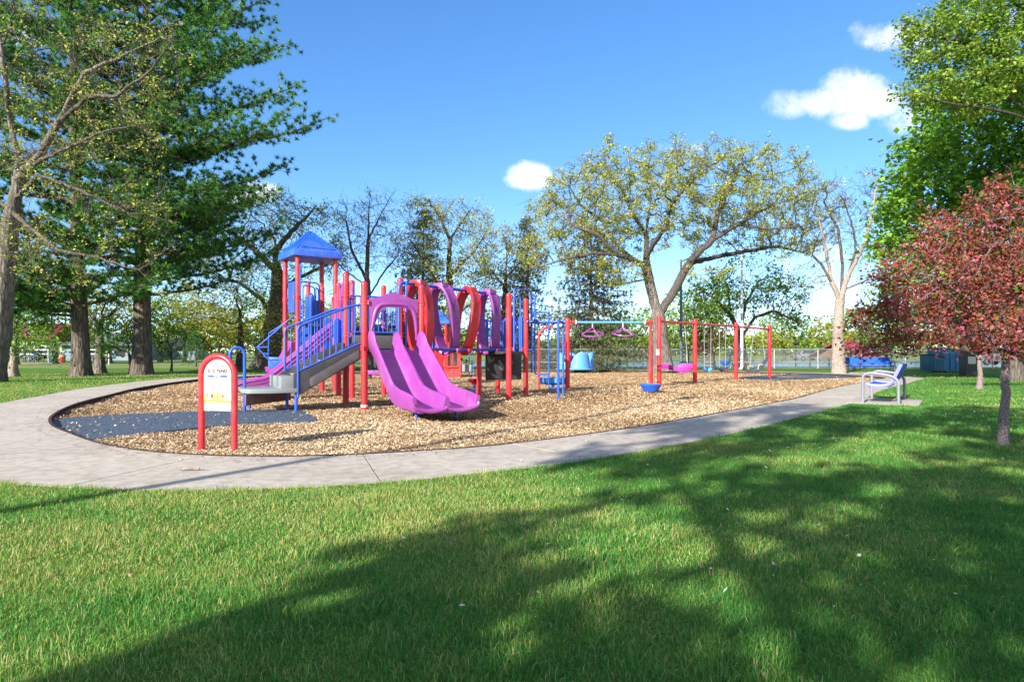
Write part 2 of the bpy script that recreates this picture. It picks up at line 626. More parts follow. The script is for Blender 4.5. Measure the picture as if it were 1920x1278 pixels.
def shift(me, org):
    me.transform(Matrix.Translation(-Vector(org)))
    return me


def part(name, mb, mat, parent, bevel=0.0, label=None, kind=None, angle=40):
    """a part (or sub-part) built in world coordinates"""
    me = mb.mesh(name, mat, bevel, angle)
    shift(me, ORG[parent])
    o = bpy.data.objects.new(name, me)
    COL.objects.link(o)
    o.parent = parent
    ORG[o] = ORG[parent]
    return tag(o, label, kind=kind)


def inst(name, me, parent, pos, rz=0.0, scale=(1, 1, 1), rot=None):
    """an object that shares the mesh of its alike"""
    o = bpy.data.objects.new(name, me)
    COL.objects.link(o)
    o.parent = parent
    o.location = Vector(pos) - ORG[parent]
    o.rotation_euler = rot if rot is not None else (0, 0, rz)
    o.scale = scale
    ORG[o] = Vector(pos)
    return o


def solo(name, mb, mat, loc, bevel=0.0, kind=None, label=None, cat=None, group=None):
    me = mb.mesh(name, mat, bevel)
    shift(me, loc)
    o = bpy.data.objects.new(name, me)
    COL.objects.link(o)
    o.location = loc
    ORG[o] = Vector(loc)
    return tag(o, label, cat, group, kind)


def copy_tree(src, parent=None):
    c = src.copy()
    COL.objects.link(c)
    if parent is not None:
        c.parent = parent
    for ch in list(src.children):
        copy_tree(ch, c)
    return c


def copy_thing(src, loc, rz, label):
    c = copy_tree(src)
    c.location = loc
    c.rotation_euler = (0, 0, rz)
    c['label'] = label
    return c


def arc(c, r, a0, a1, n, ax, ay):
    c, ax, ay = Vector(c), Vector(ax), Vector(ay)
    return [c + ax * (r * math.cos(a0 + (a1 - a0) * i / n)) + ay * (r * math.sin(a0 + (a1 - a0) * i / n)) for i in range(n + 1)]


def rounded(pts, rad, n=5):
    """a polyline with its inner corners rounded"""
    pts = [Vector(p) for p in pts]
    out = [pts[0]]
    for a, b, c in zip(pts, pts[1:], pts[2:]):
        u, v = (a - b), (c - b)
        d = min(rad, u.length * .49, v.length * .49)
        p0, p1 = b + u.normalized() * d, b + v.normalized() * d
        for i in range(n + 1):
            s = i / n
            out.append(p0 * (1 - s) ** 2 + b * 2 * s * (1 - s) + p1 * s * s)
    out.append(pts[-1])
    return out


def spline(pts, n=8, closed=False):
    pts = [Vector(p) for p in pts]
    m = len(pts)
    out = []
    rng = range(m) if closed else range(m - 1)
    for i in rng:
        if closed:
            p0, p1, p2, p3 = pts[i - 1], pts[i], pts[(i + 1) % m], pts[(i + 2) % m]
        else:
            p0, p1, p2, p3 = pts[max(i - 1, 0)], pts[i], pts[i + 1], pts[min(i + 2, m - 1)]
        for k in range(n):
            t = k / n
            out.append(0.5 * ((2 * p1) + (p2 - p0) * t + (2 * p0 - 5 * p1 + 4 * p2 - p3) * t * t + (3 * p1 - p0 - 3 * p2 + p3) * t ** 3))
    if not closed:
        out.append(pts[-1])
    return out


def np_mesh(name, verts, faces, mat, tint=None, smooth=False):
    """a big mesh straight from arrays; faces is (M, k)"""
    me = bpy.data.meshes.new(name)
    nv, (nf, k) = len(verts), faces.shape
    me.vertices.add(nv)
    me.vertices.foreach_set('co', np.ascontiguousarray(verts, dtype=np.float32).ravel())
    me.loops.add(nf * k)
    me.loops.foreach_set('vertex_index', np.ascontiguousarray(faces, dtype=np.int32).ravel())
    me.polygons.add(nf)
    me.polygons.foreach_set('loop_start', np.arange(0, nf * k, k, dtype=np.int32))
    me.polygons.foreach_set('loop_total', np.full(nf, k, dtype=np.int32))
    me.polygons.foreach_set('use_smooth', np.full(nf, smooth, dtype=bool))
    if tint is not None:
        a = me.attributes.new('tint', 'FLOAT', 'FACE')
        a.data.foreach_set('value', np.ascontiguousarray(tint, dtype=np.float32))
    me.update(calc_edges=True)
    me.materials.append(mat)
    return me


def link_mesh(name, me, parent=None, loc=None, **kw):
    o = bpy.data.objects.new(name, me)
    COL.objects.link(o)
    if parent is not None:
        o.parent = parent
        ORG[o] = ORG[parent]
    if loc is not None:
        o.location = loc
        ORG[o] = Vector(loc)
    return tag(o, **kw)


def text(name, body, size, pos, ax, ay, mat, parent, align='CENTER', extrude=0.001):
    cu = bpy.data.curves.new(name, 'FONT')
    cu.body = body
    cu.size = size
    cu.align_x = align
    cu.align_y = 'CENTER'
    cu.extrude = extrude
    cu.offset = size * .034
    cu.resolution_u = 3
    tmp = bpy.data.objects.new(name, cu)
    COL.objects.link(tmp)
    dg = bpy.context.evaluated_depsgraph_get()
    me = bpy.data.meshes.new_from_object(tmp.evaluated_get(dg))
    bpy.data.objects.remove(tmp)
    me.name = name
    me.materials.clear()
    me.materials.append(mat)
    ax, ay = Vector(ax).normalized(), Vector(ay).normalized()
    az = ax.cross(ay)
    m = Matrix((ax, ay, az)).transposed().to_4x4()
    m.translation = Vector(pos) - ORG[parent]
    me.transform(m)
    o = bpy.data.objects.new(name, me)
    COL.objects.link(o)
    o.parent = parent
    ORG[o] = ORG[parent]
    return o

# ================================================================ THE SETTING
ring_in = [(450, 856, 1.62), (300, 849, 1.62), (195, 834, 1.66), (130, 813, 1.62), (93, 795, 1.6), (98, 777, 1.55), (140, 757, 1.5), (200, 741, 1.5),
           (270, 725, 1.5), (370, 711, 1.5), (450, 706, 1.5), (560, 701, 1.5), (700, 697, 1.5), (1000, 694, 1.5), (1200, 694, 1.5), (1400, 697, 1.5),
           (1560, 701, 1.5), (1655, 707, 1.4), (1640, 712, 1.4), (1560, 728, 1.35), (1500, 745, 1.32), (1400, 765, 1.3), (1200, 800, 1.32), (960, 832, 1.36),
           (750, 848, 1.5), (600, 855, 1.58)]
rin = spline([GL(a, b) for a, b, w in ring_in], 7, closed=True)
wid = [v.x for v in spline([Vector((w, 0, 0)) for a, b, w in ring_in], 7, closed=True)]
cen = sum(rin, Vector()) / len(rin)
rout = []
for i, p in enumerate(rin):
    t = (rin[(i + 2) % len(rin)] - rin[i - 2])
    nrm = Vector((t.y, -t.x, 0)).normalized()
    if nrm.dot(p - cen) < 0:
        nrm = -nrm
    rout.append(p + nrm * wid[i])
INP = np.array([(p.x, p.y) for p in rin])
OUTP = np.array([(p.x, p.y) for p in rout])


def inside(poly, x, y):
    r = np.zeros(len(x), bool)
    n = len(poly)
    j = n - 1
    for i in range(n):
        xi, yi, xj, yj = poly[i][0], poly[i][1], poly[j][0], poly[j][1]
        if yi != yj:
            c = ((yi > y) != (yj > y)) & (x < (xj - xi) * (y - yi) / (yj - yi) + xi)
            r ^= c
        j = i
    return r


def edge_dist(poly, x, y):
    d = np.full(len(x), 1e9)
    for i in range(len(poly)):
        a, b = poly[i - 1], poly[i]
        ab = b - a
        t = np.clip(((x - a[0]) * ab[0] + (y - a[1]) * ab[1]) / max(1e-9, ab @ ab), 0, 1)
        d = np.minimum(d, np.hypot(x - a[0] - t * ab[0], y - a[1] - t * ab[1]))
    return d


# lawn with the hole of the path ring
outer = [Vector((-340, -70, 0)), Vector((340, -70, 0)), Vector((340, 46, 0)), Vector((-340, 46, 0))]
hole = [Vector((p.x, p.y, 0)) for p in rout]
tris = geometry.tessellate_polygon([outer, hole])
mb = MB()
mb.add([(p.x, p.y, ZL) for p in outer + hole], [tuple(t) for t in tris])
nh = len(hole)
mb.add([(p.x, p.y, ZL) for p in hole] + [(p.x, p.y, -0.12) for p in hole], [(i, (i + 1) % nh, nh + (i + 1) % nh, nh + i) for i in range(nh)])
solo('lawn', mb, LAWN, (0, 0, 0), kind='structure')


def sst(a, b, x):
    t = np.clip((x - a) / (b - a), 0, 1)
    return t * t * (3 - 2 * t)


def terrain(x, y):
    dip = sst(48, 125, y) * sst(-26, -4, x) * (1 - sst(262, 300, y)) * 2.9
    return ZL - dip + sst(290, 420, y) * 1.5


gx = np.linspace(-600, 700, 131)
gy = np.concatenate([np.linspace(46, 140, 40), np.linspace(146, 330, 40), np.linspace(340, 1200, 16)])
X, Y = np.meshgrid(gx, gy)
V = np.stack([X, Y, terrain(X, Y)], -1).reshape(-1, 3)
ii = np.arange(len(gy) - 1)[:, None] * len(gx) + np.arange(len(gx) - 1)[None]
Fq = np.stack([ii, ii + 1, ii + 1 + len(gx), ii + len(gx)], -1).reshape(-1, 4)
link_mesh('far_field', np_mesh('far_field', V, Fq, SHORE, smooth=True), kind='structure')
mb = MB()
mb.add([(-60, 60, -2.0), (700, 60, -2.0), (700, 320, -2.0), (-60, 320, -2.0)], [(0, 1, 2, 3)])
solo('lake_water', mb, WATER, (0, 0, 0), kind='structure')
mb = MB()
q = [GL(-60, 683), GL(142, 683), GL(142, 680.5), GL(-60, 680.5)]
mb.add([(p.x, p.y, .095) for p in q], [(0, 1, 2, 3)])
solo('sand_court', mb, SAND, (0, 0, 0), kind='structure')

# wood chip bed
big = [cen + (p - cen) * 1.02 for p in rin]
BIGP = np.array([(p.x, p.y) for p in big])

# path: a ring of concrete slabs with recessed joints, an edging strip towards the chips
path = bpy.data.objects.new('path', None)
COL.objects.link(path)
ORG[path] = Vector((0, 0, 0))
tag(path, kind='structure')
mb = MB()
N = len(rin)
mb.add([(p.x, p.y, .066) for p in rin] + [(p.x, p.y, .066) for p in rout], [(i, (i + 1) % N, N + (i + 1) % N, N + i) for i in range(N)])
part('path_base', mb, EDGING, path)
mb = MB()
e_in = [p + (cen - p).normalized() * .045 for p in rin]
for i in range(N):
    j = (i + 1) % N
    mb.add([(rin[i].x, rin[i].y, -.1), (e_in[i].x, e_in[i].y, -.1), (e_in[i].x, e_in[i].y, ZL + .012), (rin[i].x, rin[i].y, ZL + .012),
            (rin[j].x, rin[j].y, -.1), (e_in[j].x, e_in[j].y, -.1), (e_in[j].x, e_in[j].y, ZL + .012), (rin[j].x, rin[j].y, ZL + .012)],
           [(1, 2, 6, 5), (2, 3, 7, 6), (0, 3, 7, 4)])
part('edging_strip', mb, EDGING, path)
mid = [(a + b) / 2 for a, b in zip(rin, rout)]
rng = random.Random(5)
cuts, acc = [3], 0.0
for k in range(3, N + 2):
    acc += (mid[(k + 1) % N] - mid[k % N]).length
    if acc > 2.0:
        cuts.append(k + 1)
        acc = 0
if N + 3 - cuts[-1] < 2:
    cuts.pop()
cuts.append(N + 3)
for a, b in zip(cuts, cuts[1:]):
    dz = rng.uniform(-.0015, .0015)
    top, inn = [], []
    idx = list(range(a, b + 1))
    I = [rin[i % N].copy() for i in idx]
    O = [rout[i % N].copy() for i in idx]
    g = .006
    I[0] += (I[1] - I[0]).normalized() * g
    O[0] += (O[1] - O[0]).normalized() * g
    I[-1] -= (I[-1] - I[-2]).normalized() * g
    O[-1] -= (O[-1] - O[-2]).normalized() * g
    poly = [(p.x, p.y) for p in I] + [(p.x, p.y) for p in reversed(O)]
    mb = MB()
    n = len(I)
    top = [(p.x, p.y, ZL + .004 + dz) for p in I] + [(p.x, p.y, ZL + .004 + dz) for p in O]
    bot = [(x, y, -.04) for x, y, z in top]
    fs = [(i, i + 1, n + i + 1, n + i) for i in range(n - 1)]
    fs += [(i, i + 1, 2 * n + i + 1, 2 * n + i) for i in range(n - 1)]
    fs += [(n + i, n + i + 1, 3 * n + i + 1, 3 * n + i) for i in range(n - 1)]
    fs += [(0, n, 3 * n, 2 * n), (n - 1, 2 * n - 1, 4 * n - 1, 3 * n - 1)]
    mb.add(top + bot, fs)
    part('slab', mb, CONCRETE, path, angle=30)

# concrete pad under the near bench
B_C = Vector((8.32, 14.30, ZL))           # bench centre
B_U = Vector((.57, .82, 0)).normalized()  # along the bench
B_V = Vector((.82, -.57, 0)).normalized()
mb = MB()
mb.box(B_C + Vector((0, 0, -.045)) + B_V * .02 + B_U * -.05, (2.15, 1.35, .10), B_U)
solo('bench_pad', mb, CONCRETE, (0, 0, 0), bevel=.008, kind='structure')

# rubber mats let into the chips
def mat_sheet(pts, z):
    mb = MB()
    sp_ = spline(pts, 4, closed=True)
    tr = geometry.tessellate_polygon([[Vector((p.x, p.y, 0)) for p in sp_]])
    n = len(sp_)
    mb.add([(p.x, p.y, z) for p in sp_] + [(p.x, p.y, -.02) for p in sp_], [tuple(t) for t in tr] + [(i, (i + 1) % n, n + (i + 1) % n, n + i) for i in range(n)])
    return mb


LM = [G(84, 793), G(112, 812), G(150, 830), G(200, 823), G(330, 809), G(452, 797), G(520, 793), G(592, 791), G(580, 779), G(552, 770), G(460, 771), G(300, 776), G(190, 781), G(120, 787)]
solo('entry_mat', mat_sheet(LM, .03), RUBBER, (0, 0, 0), kind='structure')
RM = [G(1385, 709), G(1450, 713), G(1530, 709.5), G(1600, 708), G(1615, 705), G(1570, 702.6), G(1480, 702.6), G(1420, 705)]
solo('swing_mat', mat_sheet(RM, .02), RUBBER, (0, 0, 0), kind='structure')
LMP = np.array([(p.x, p.y) for p in spline(LM, 4, closed=True)])
RMP = np.array([(p.x, p.y) for p in spline(RM, 4, closed=True)])

rs = np.random.default_rng(7)


def scatter(y0, y1, dens, half=0.86):
    """random points over the ground wedge the photograph covers, a little wider"""
    area = half * (y1 * y1 - y0 * y0)
    n = int(area * dens)
    y = np.sqrt(rs.random(n) * (y1 * y1 - y0 * y0) + y0 * y0)
    x = (rs.random(n) * 2 - 1) * half * y
    return x, y


def vnoise(x, y, s, seed=0):
    """cheap smooth value noise"""
    g = np.random.default_rng(seed).random((64, 64))
    u, v = x * s, y * s
    iu, iv = np.floor(u).astype(int), np.floor(v).astype(int)
    fu, fv = u - iu, v - iv
    fu, fv = fu * fu * (3 - 2 * fu), fv * fv * (3 - 2 * fv)
    a, b = g[iu % 64, iv % 64], g[(iu + 1) % 64, iv % 64]
    c, d = g[iu % 64, (iv + 1) % 64], g[(iu + 1) % 64, (iv + 1) % 64]
    return (a * (1 - fu) + b * fu) * (1 - fv) + (c * (1 - fu) + d * fu) * fv


# the bed of chips: gently uneven, scooped out where feet land
HOLLOWS = [(G(850, 782), .75, .055), (G(455, 735), .7, .05), (G(1268, 702), 1.1, .05), (G(1345, 701), 1.6, .05), (G(1425, 697), 1.2, .05), (G(1035, 728), .9, .04), (G(930, 740), 1.2, .03)]


def chip_z(x, y):
    z = (vnoise(x, y, .45, 31) - .5) * .05 + (vnoise(x, y, 1.6, 32) - .5) * .026
    for c, r, dp in HOLLOWS:
        z = z - dp * np.exp(-((x - c.x) ** 2 + (y - c.y) ** 2) / (r * r))
    return z


gx = np.arange(BIGP[:, 0].min(), BIGP[:, 0].max(), .22)
gy = np.arange(BIGP[:, 1].min(), BIGP[:, 1].max(), .22)
X, Y = np.meshgrid(gx, gy)
V = np.stack([X, Y, chip_z(X.ravel(), Y.ravel()).reshape(X.shape)], -1).reshape(-1, 3)
ii = (np.arange(len(gy) - 1)[:, None] * len(gx) + np.arange(len(gx) - 1)[None]).ravel()
cxy = V[ii] + np.array([.11, .11, 0])
ii = ii[inside(BIGP, cxy[:, 0], cxy[:, 1])]
link_mesh('chip_bed', np_mesh('chip_bed', V, np.stack([ii, ii + 1, ii + 1 + len(gx), ii + len(gx)], -1), CHIPS, smooth=True), kind='structure')

# grass blades
def blades(x, y, h, w, seg2):
    n = len(x)
    az = rs.random(n) * 2 * np.pi
    lean = np.abs(rs.normal(0.62, 0.45, n))
    la = rs.random(n) * 2 * np.pi
    ld = np.stack([np.cos(la), np.sin(la)], -1)
    sd_ = np.stack([np.cos(az), np.sin(az)], -1)
    base = np.stack([x, y, np.full(n, ZL - .004)], -1)
    out = []
    wv = np.concatenate([sd_ * (w / 2)[:, None], np.zeros((n, 1))], -1)
    midp = base + np.concatenate([ld * (h * lean * .35)[:, None], (h * .62)[:, None]], -1)
    tip = base + np.concatenate([ld * (h * lean)[:, None], (h * (1 - .25 * lean))[:, None]], -1)
    if seg2:
        V = np.stack([base - wv, base + wv, midp + wv * .75, midp - wv * .75, tip], 1)
        f = np.array([[0, 1, 2], [0, 2, 3], [3, 2, 4]])
    else:
        V = np.stack([base - wv, base + wv, tip], 1)
        f = np.array([[0, 1, 2]])
    k = V.shape[1]
    Fc = (np.arange(n)[:, None, None] * k + f[None]).reshape(-1, 3)
    return V.reshape(-1, 3), Fc, len(f)


AV, AF, AT = [], [], []
off = 0
for (y0, y1, dens, h0, w0, s2) in [(1.7, 3.2, 12500, .034, .0029, True), (3.2, 5.0, 8600, .034, .0037, True), (5.0, 8.0, 4400, .033, .0052, False),
                                   (8.0, 13.0, 1300, .038, .009, False), (13.0, 22.0, 380, .040, .015, False), (22, 34, 80, .046, .026, False)]:
    x, y = scatter(y0, y1, dens)
    inn = inside(OUTP, x, y)
    ok = ~inn
    if y0 < 13:
        ok |= inn & (edge_dist(OUTP, x, y) < .11 * (vnoise(x, y, 2.3, 41) - .35)) & (rs.random(len(x)) < .6)
    pad = (np.abs((x - B_C.x) * B_U.x + (y - B_C.y) * B_U.y + .05) < 1.07) & (np.abs((x - B_C.x) * B_V.x + (y - B_C.y) * B_V.y - .02) < .67)
    ok &= ~pad
    x, y = x[ok], y[ok]
    dry = vnoise(x, y, .55, 3) * .55 + vnoise(x, y, 1.9, 4) * .45
    dry = np.clip((dry - .43) * 2.2 + np.clip((-x + 0.8) * .30, -.06, .80) + np.clip((y - 3.2) * .03, -.05, .12), 0, 1)
    hh = h0 * (.45 + .9 * rs.random(len(x))) * (.55 + .9 * vnoise(x, y, 4.2, 5))
    d_edge = edge_dist(OUTP, x, y) if y0 < 13 else np.full(len(x), 9.0)
    hh *= np.where(d_edge < .14, 1.35, 1.0)
    ww = w0 * (.7 + .6 * rs.random(len(x)))
    V, Fc, nf = blades(x, y, hh, ww, s2)
    tnt = np.clip(rs.normal(.40, .20, len(x)) + dry * .42 + (vnoise(x, y, 5.5, 6) - .5) * .30, 0, .88)
    straw = rs.random(len(x)) < (.012 + .25 * dry)
    tnt[straw] = .9 + .1 * rs.random(straw.sum())
    AV.append(V)
    AF.append(Fc + off)
    AT.append(np.repeat(tnt, nf))
    off += len(V)
link_mesh('grass', np_mesh('grass', np.concatenate(AV), np.concatenate(AF), GRASSB, np.concatenate(AT)), kind='stuff')

# loose wood chips
AV, AF, AT = [], [], []
off = 0
for (y0, y1, dens, L, W) in [(5.5, 9.5, 2700, .038, .013), (9.5, 14, 1250, .043, .0155), (14, 21, 520, .056, .021), (21, 38, 130, .056, .022)]:
    x, y = scatter(y0, y1, dens)
    ok = inside(INP, x, y)
    onm = inside(LMP, x, y) | inside(RMP, x, y)
    ok &= (~onm) | (rs.random(len(x)) < .018)
    x, y = x[ok], y[ok]
    n = len(x)
    a = rs.random(n) * 2 * np.pi
    tilt = rs.normal(0, .35, n)
    roll = rs.normal(0, .45, n)
    u = np.stack([np.cos(a) * np.cos(tilt), np.sin(a) * np.cos(tilt), np.sin(tilt)], -1)
    s = np.stack([-np.sin(a), np.cos(a), np.zeros(n)], -1)
    wv = s * np.cos(roll)[:, None] + np.cross(u, s) * np.sin(roll)[:, None]
    ll = (L * (.45 + .9 * rs.random(n)))[:, None] / 2
    lw = (W * (.5 + rs.random(n)))[:, None] / 2
    d = edge_dist(INP, x, y) if y0 < 14 else np.full(n, 9.)
    c = np.stack([x, y, np.where(onm[ok], .035, chip_z(x, y) + .004) + .03 * rs.random(n) * vnoise(x, y, 3, 9) + .035 * np.exp(-d * 2.2)], -1)
    k = (.55 + .4 * rs.random(n))[:, None]
    V = np.stack([c - u * ll - wv * lw, c - u * ll + wv * lw * k, c + u * ll * k + wv * lw, c + u * ll - wv * lw * k], 1).reshape(-1, 3)
    Fc = (np.arange(n)[:, None] * 4 + np.arange(4)[None])
    t = np.clip(rs.beta(2.0, 1.6, n) * 1.0 + (vnoise(x, y, .5, 11) - .5) * .35 + np.clip(chip_z(x, y) * 3.5, -.28, .1), 0, 1)
    AV.append(V)
    AF.append(Fc + off)
    AT.append(t)
    off += len(V)
link_mesh('wood_chips', np_mesh('wood_chips', np.concatenate(AV), np.concatenate(AF), CHIPM, np.concatenate(AT)), kind='stuff')

# chips kicked on to the path
n = 900
k = rs.integers(0, len(INP), n)
f = rs.random(n)[:, None]
base_p = INP[k] * f + INP[(k + 1) % len(INP)] * (1 - f)
dirn = base_p - np.array([cen.x, cen.y])
dirn /= np.linalg.norm(dirn, axis=1)[:, None]
base_p = base_p + dirn * np.abs(rs.normal(0, .22, n))[:, None]
a = rs.random(n) * 6.28
hl, hw_ = (.012 + .012 * rs.random(n))[:, None], (.004 + .005 * rs.random(n))[:, None]
u = np.stack([np.cos(a), np.sin(a), rs.normal(0, .15, n)], -1)
w_ = np.stack([-np.sin(a), np.cos(a), rs.normal(0, .2, n)], -1)
c = np.stack([base_p[:, 0], base_p[:, 1], np.full(n, ZL + .016)], -1)
V = np.stack([c - u * hl - w_ * hw_, c - u * hl + w_ * hw_, c + u * hl + w_ * hw_, c + u * hl - w_ * hw_ * .6], 1).reshape(-1, 3)
link_mesh('stray_chips', np_mesh('stray_chips', V, np.arange(n)[:, None] * 4 + np.arange(4)[None], CHIPM, rs.random(n) * .7), kind='stuff')

# dry leaves and petals lying in the grass
x, y = scatter(2.6, 12, 9)
ok = ~inside(INP, x, y)
x, y = x[ok], y[ok]
n = len(x)
onp = inside(OUTP, x, y)
keep = (~onp) | (rs.random(n) < .6)
x, y, onp = x[keep], y[keep], onp[keep]
n = len(x)
a = rs.random(n) * 6.28
sz = .005 + .013 * rs.random(n) ** 3
u = np.stack([np.cos(a), np.sin(a), rs.normal(0, .4, n)], -1) * sz[:, None]
w_ = np.stack([-np.sin(a), np.cos(a), rs.normal(0, .4, n)], -1) * (sz * .5)[:, None]
c = np.stack([x, y, np.where(onp, ZL + .016, ZL + .045)], -1)
V = np.stack([c - u, c + w_ - u * .2, c + u, c - w_ + u * .1], 1).reshape(-1, 3)
link_mesh('leaf_litter', np_mesh('leaf_litter', V, np.arange(n)[:, None] * 4 + np.arange(4)[None], LITTER, rs.random(n)), kind='stuff')

# ================================================================ TREES
def blob_points(g, blobs, n, hollow=0.0):
    """random points in a union of ellipsoids [(centre, radii, weight)]"""
    w = np.array([b[2] if len(b) > 2 else 1.0 for b in blobs], float)
    k = g.choice(len(blobs), n, p=w / w.sum())
    d = g.normal(size=(n, 3))
    d /= np.linalg.norm(d, axis=1)[:, None]
    r = (hollow ** 3 + (1 - hollow ** 3) * g.random(n)) ** (1 / 3)
    C = np.array([tuple(b[0]) for b in blobs])
    Rr = np.array([tuple(b[1]) for b in blobs])
    return C[k] + d * r[:, None] * Rr[k]


def colonise(g, stems, attr, D, di, dk, iters=90, wob=.25, up=.05):
    """space colonisation: stems is a list of polylines, the first starts at the ground"""
    pos, par = [], []
    for st in stems:
        pts = [np.array(p, float) for p in st]
        last = -1
        if pos:
            dd = [np.linalg.norm(np.array(q) - pts[0]) for q in pos]
            last = int(np.argmin(dd))
            pts = pts[1:] if min(dd) < D * .6 else pts
        cur = np.array(pos[last]) if last >= 0 else None
        for p in pts:
            if cur is None:
                pos.append(p)
                par.append(-1)
                cur, last = p, 0
                continue
            L = np.linalg.norm(p - cur)
            k = max(1, int(round(L / D)))
            for i in range(1, k + 1):
                q = cur + (p - cur) * i / k + (g.normal(0, wob * D * .18, 3) if i < k else 0)
                pos.append(q)
                par.append(last)
                last = len(pos) - 1
            cur = p
    pos = [np.array(p) for p in pos]
    kids = [0] * len(pos)
    for p in par:
        if p >= 0:
            kids[p] += 1
    A = attr.copy()
    P0 = np.array(pos)
    near = np.full(len(A), -1)
    nd = np.full(len(A), 1e9)

    def update(start):
        nonlocal near, nd
        Pn = np.array(pos[start:])
        for c0 in range(0, len(Pn), 400):
            blk = Pn[c0:c0 + 400]
            d = np.sqrt(((A[:, None, :] - blk[None]) ** 2).sum(-1))
            j = d.argmin(1)
            dm = d[np.arange(len(A)), j]
            b = dm < nd
            nd[b] = dm[b]
            near[b] = j[b] + start + c0
    update(0)
    for it in range(iters):
        act = nd < di
        if not act.any():
            di *= 1.5
            if it > iters * .7:
                break
            continue
        idx = near[act]
        dv = A[act] - np.array([pos[i] for i in idx])
        dv /= np.linalg.norm(dv, axis=1)[:, None] + 1e-9
        uq, inv = np.unique(idx, return_inverse=True)
        acc = np.zeros((len(uq), 3))
        np.add.at(acc, inv, dv)
        start = len(pos)
        for u, a in zip(uq, acc):
            if kids[u] > 3:
                continue
            a = a / (np.linalg.norm(a) + 1e-9) + g.normal(0, wob, 3)
            a[2] += up
            a /= np.linalg.norm(a) + 1e-9
            pos.append(pos[u] + a * D)
            par.append(int(u))
            kids.append(0)
            kids[u] += 1
        if len(pos) == start:
            break
        update(start)
        keep = nd > dk
        A, near, nd = A[keep], near[keep], nd[keep]
        if len(A) == 0:
            break
    return np.array(pos), np.array(par)


def radii(pos, par, r_tip, r_base, e=2.3):
    n = len(pos)
    r = np.full(n, 0.0)
    for i in range(n - 1, -1, -1):
        if r[i] == 0:
            r[i] = 1.0
        r[i] = r[i] if r[i] else 1
        p = par[i]
        if p >= 0:
            r[p] = (r[p] ** e + r[i] ** e) ** (1 / e)
    k = math.log(r_base / r_tip) / max(1e-6, math.log(max(r[0], 1.001)))
    return r_tip * r ** k


def wood_mesh(name, pos, par, rad, mat, min_r=0.0, flare=0.0, span=(0.0, 99.0)):
    n = len(pos)
    kids = [[] for _ in range(n)]
    for i, p in enumerate(par):
        if p >= 0:
            kids[p].append(i)
    starts = [(0, -1)]
    VV, FF = [], []
    off = 0
    while starts:
        s, p = starts.pop()
        chain = [] if p < 0 else [p]
        cur = s
        while True:
            chain.append(cur)
            if not kids[cur]:
                break
            ks = sorted(kids[cur], key=lambda k: -rad[k])
            for k in ks[1:]:
                if rad[k] >= min_r:
                    starts.append((k, cur))
            cur = ks[0]
            if rad[cur] < min_r:
                break
        if len(chain) < 2:
            continue
        pts = pos[chain]
        rr = rad[chain].copy()
        if p >= 0:
            rr[0] = min(rr[0], rr[1] * 1.25)
        elif flare:
            z = pts[:, 2] - pts[0, 2]
            rr = rr * (1 + flare * np.exp(-z / (rr[0] * 1.6)))
        rmax = rr[min(1, len(rr) - 1)]
        if not (span[0] <= rmax < span[1]):
            continue
        sides = 14 if rmax > .16 else 8 if rmax > .06 else 5 if rmax > .025 else 3
        if sides == 3 and len(pts) > 4:
            sel = np.unique(np.concatenate([np.arange(0, len(pts), 2), [len(pts) - 1]]))
            pts, rr = pts[sel], rr[sel]
        m = len(pts)
        T = np.gradient(pts, axis=0) if m > 2 else np.repeat((pts[1] - pts[0])[None], 2, 0)
        T /= np.linalg.norm(T, axis=1)[:, None] + 1e-9
        ref = np.array([.31, .93, .2]) if abs(T[0] @ np.array([.31, .93, .2])) < .9 else np.array([1., 0, 0])
        U = np.cross(T, ref)
        U /= np.linalg.norm(U, axis=1)[:, None] + 1e-9
        W = np.cross(T, U)
        an = np.arange(sides) * 2 * np.pi / sides
        rg = rr[:, None] * np.ones(sides)[None]
        if sides >= 14:
            rg = rg * (1 + .055 * np.sin(an * 3 + 1)[None] + .04 * np.sin(an * 5)[None])
        ring = pts[:, None, :] + rg[..., None] * (U[:, None, :] * np.cos(an)[None, :, None] + W[:, None, :] * np.sin(an)[None, :, None])
        VV.append(ring.reshape(-1, 3))
        i0 = np.arange(m - 1)[:, None] * sides
        k0 = np.arange(sides)[None]
        k1 = (k0 + 1) % sides
        FF.append((np.stack([i0 + k0, i0 + k1, i0 + sides + k1, i0 + sides + k0], -1).reshape(-1, 4)) + off)
        off += m * sides
    return np_mesh(name, np.concatenate(VV), np.concatenate(FF), mat, smooth=True)


def leaf_mesh(g, name, centres, per, spread, size, mat, upb=.5, tint=(.5, .22), clump=.18, droop=0.0, aspect=.62):
    m = len(centres)
    n = m * per
    c = np.repeat(centres, per, 0) + g.normal(size=(n, 3)) * np.array([spread, spread, spread * .75])
    if droop:
        c[:, 2] -= np.abs(g.normal(size=n)) * droop
    nr = g.normal(size=(n, 3))
    nr[:, 2] = np.abs(nr[:, 2]) + upb
    nr /= np.linalg.norm(nr, axis=1)[:, None]
    a = np.cross(nr, g.normal(size=(n, 3)))
    a /= np.linalg.norm(a, axis=1)[:, None] + 1e-9
    b = np.cross(nr, a)
    s = (size * (.45 + 1.1 * g.random(n) ** 1.3))[:, None]
    a, b = a * s * .5, b * s * .5 * aspect
    fold = nr * s * .12
    V = np.stack([c - a, c + b + fold + a * .15, c + a, c - b + fold + a * .15], 1).reshape(-1, 3)
    t = np.clip(np.repeat(g.normal(tint[0], clump, m), per) + g.normal(0, tint[1], n), 0, 1)
    return np_mesh(name, V, np.arange(n)[:, None] * 4 + np.arange(4)[None], mat, t)


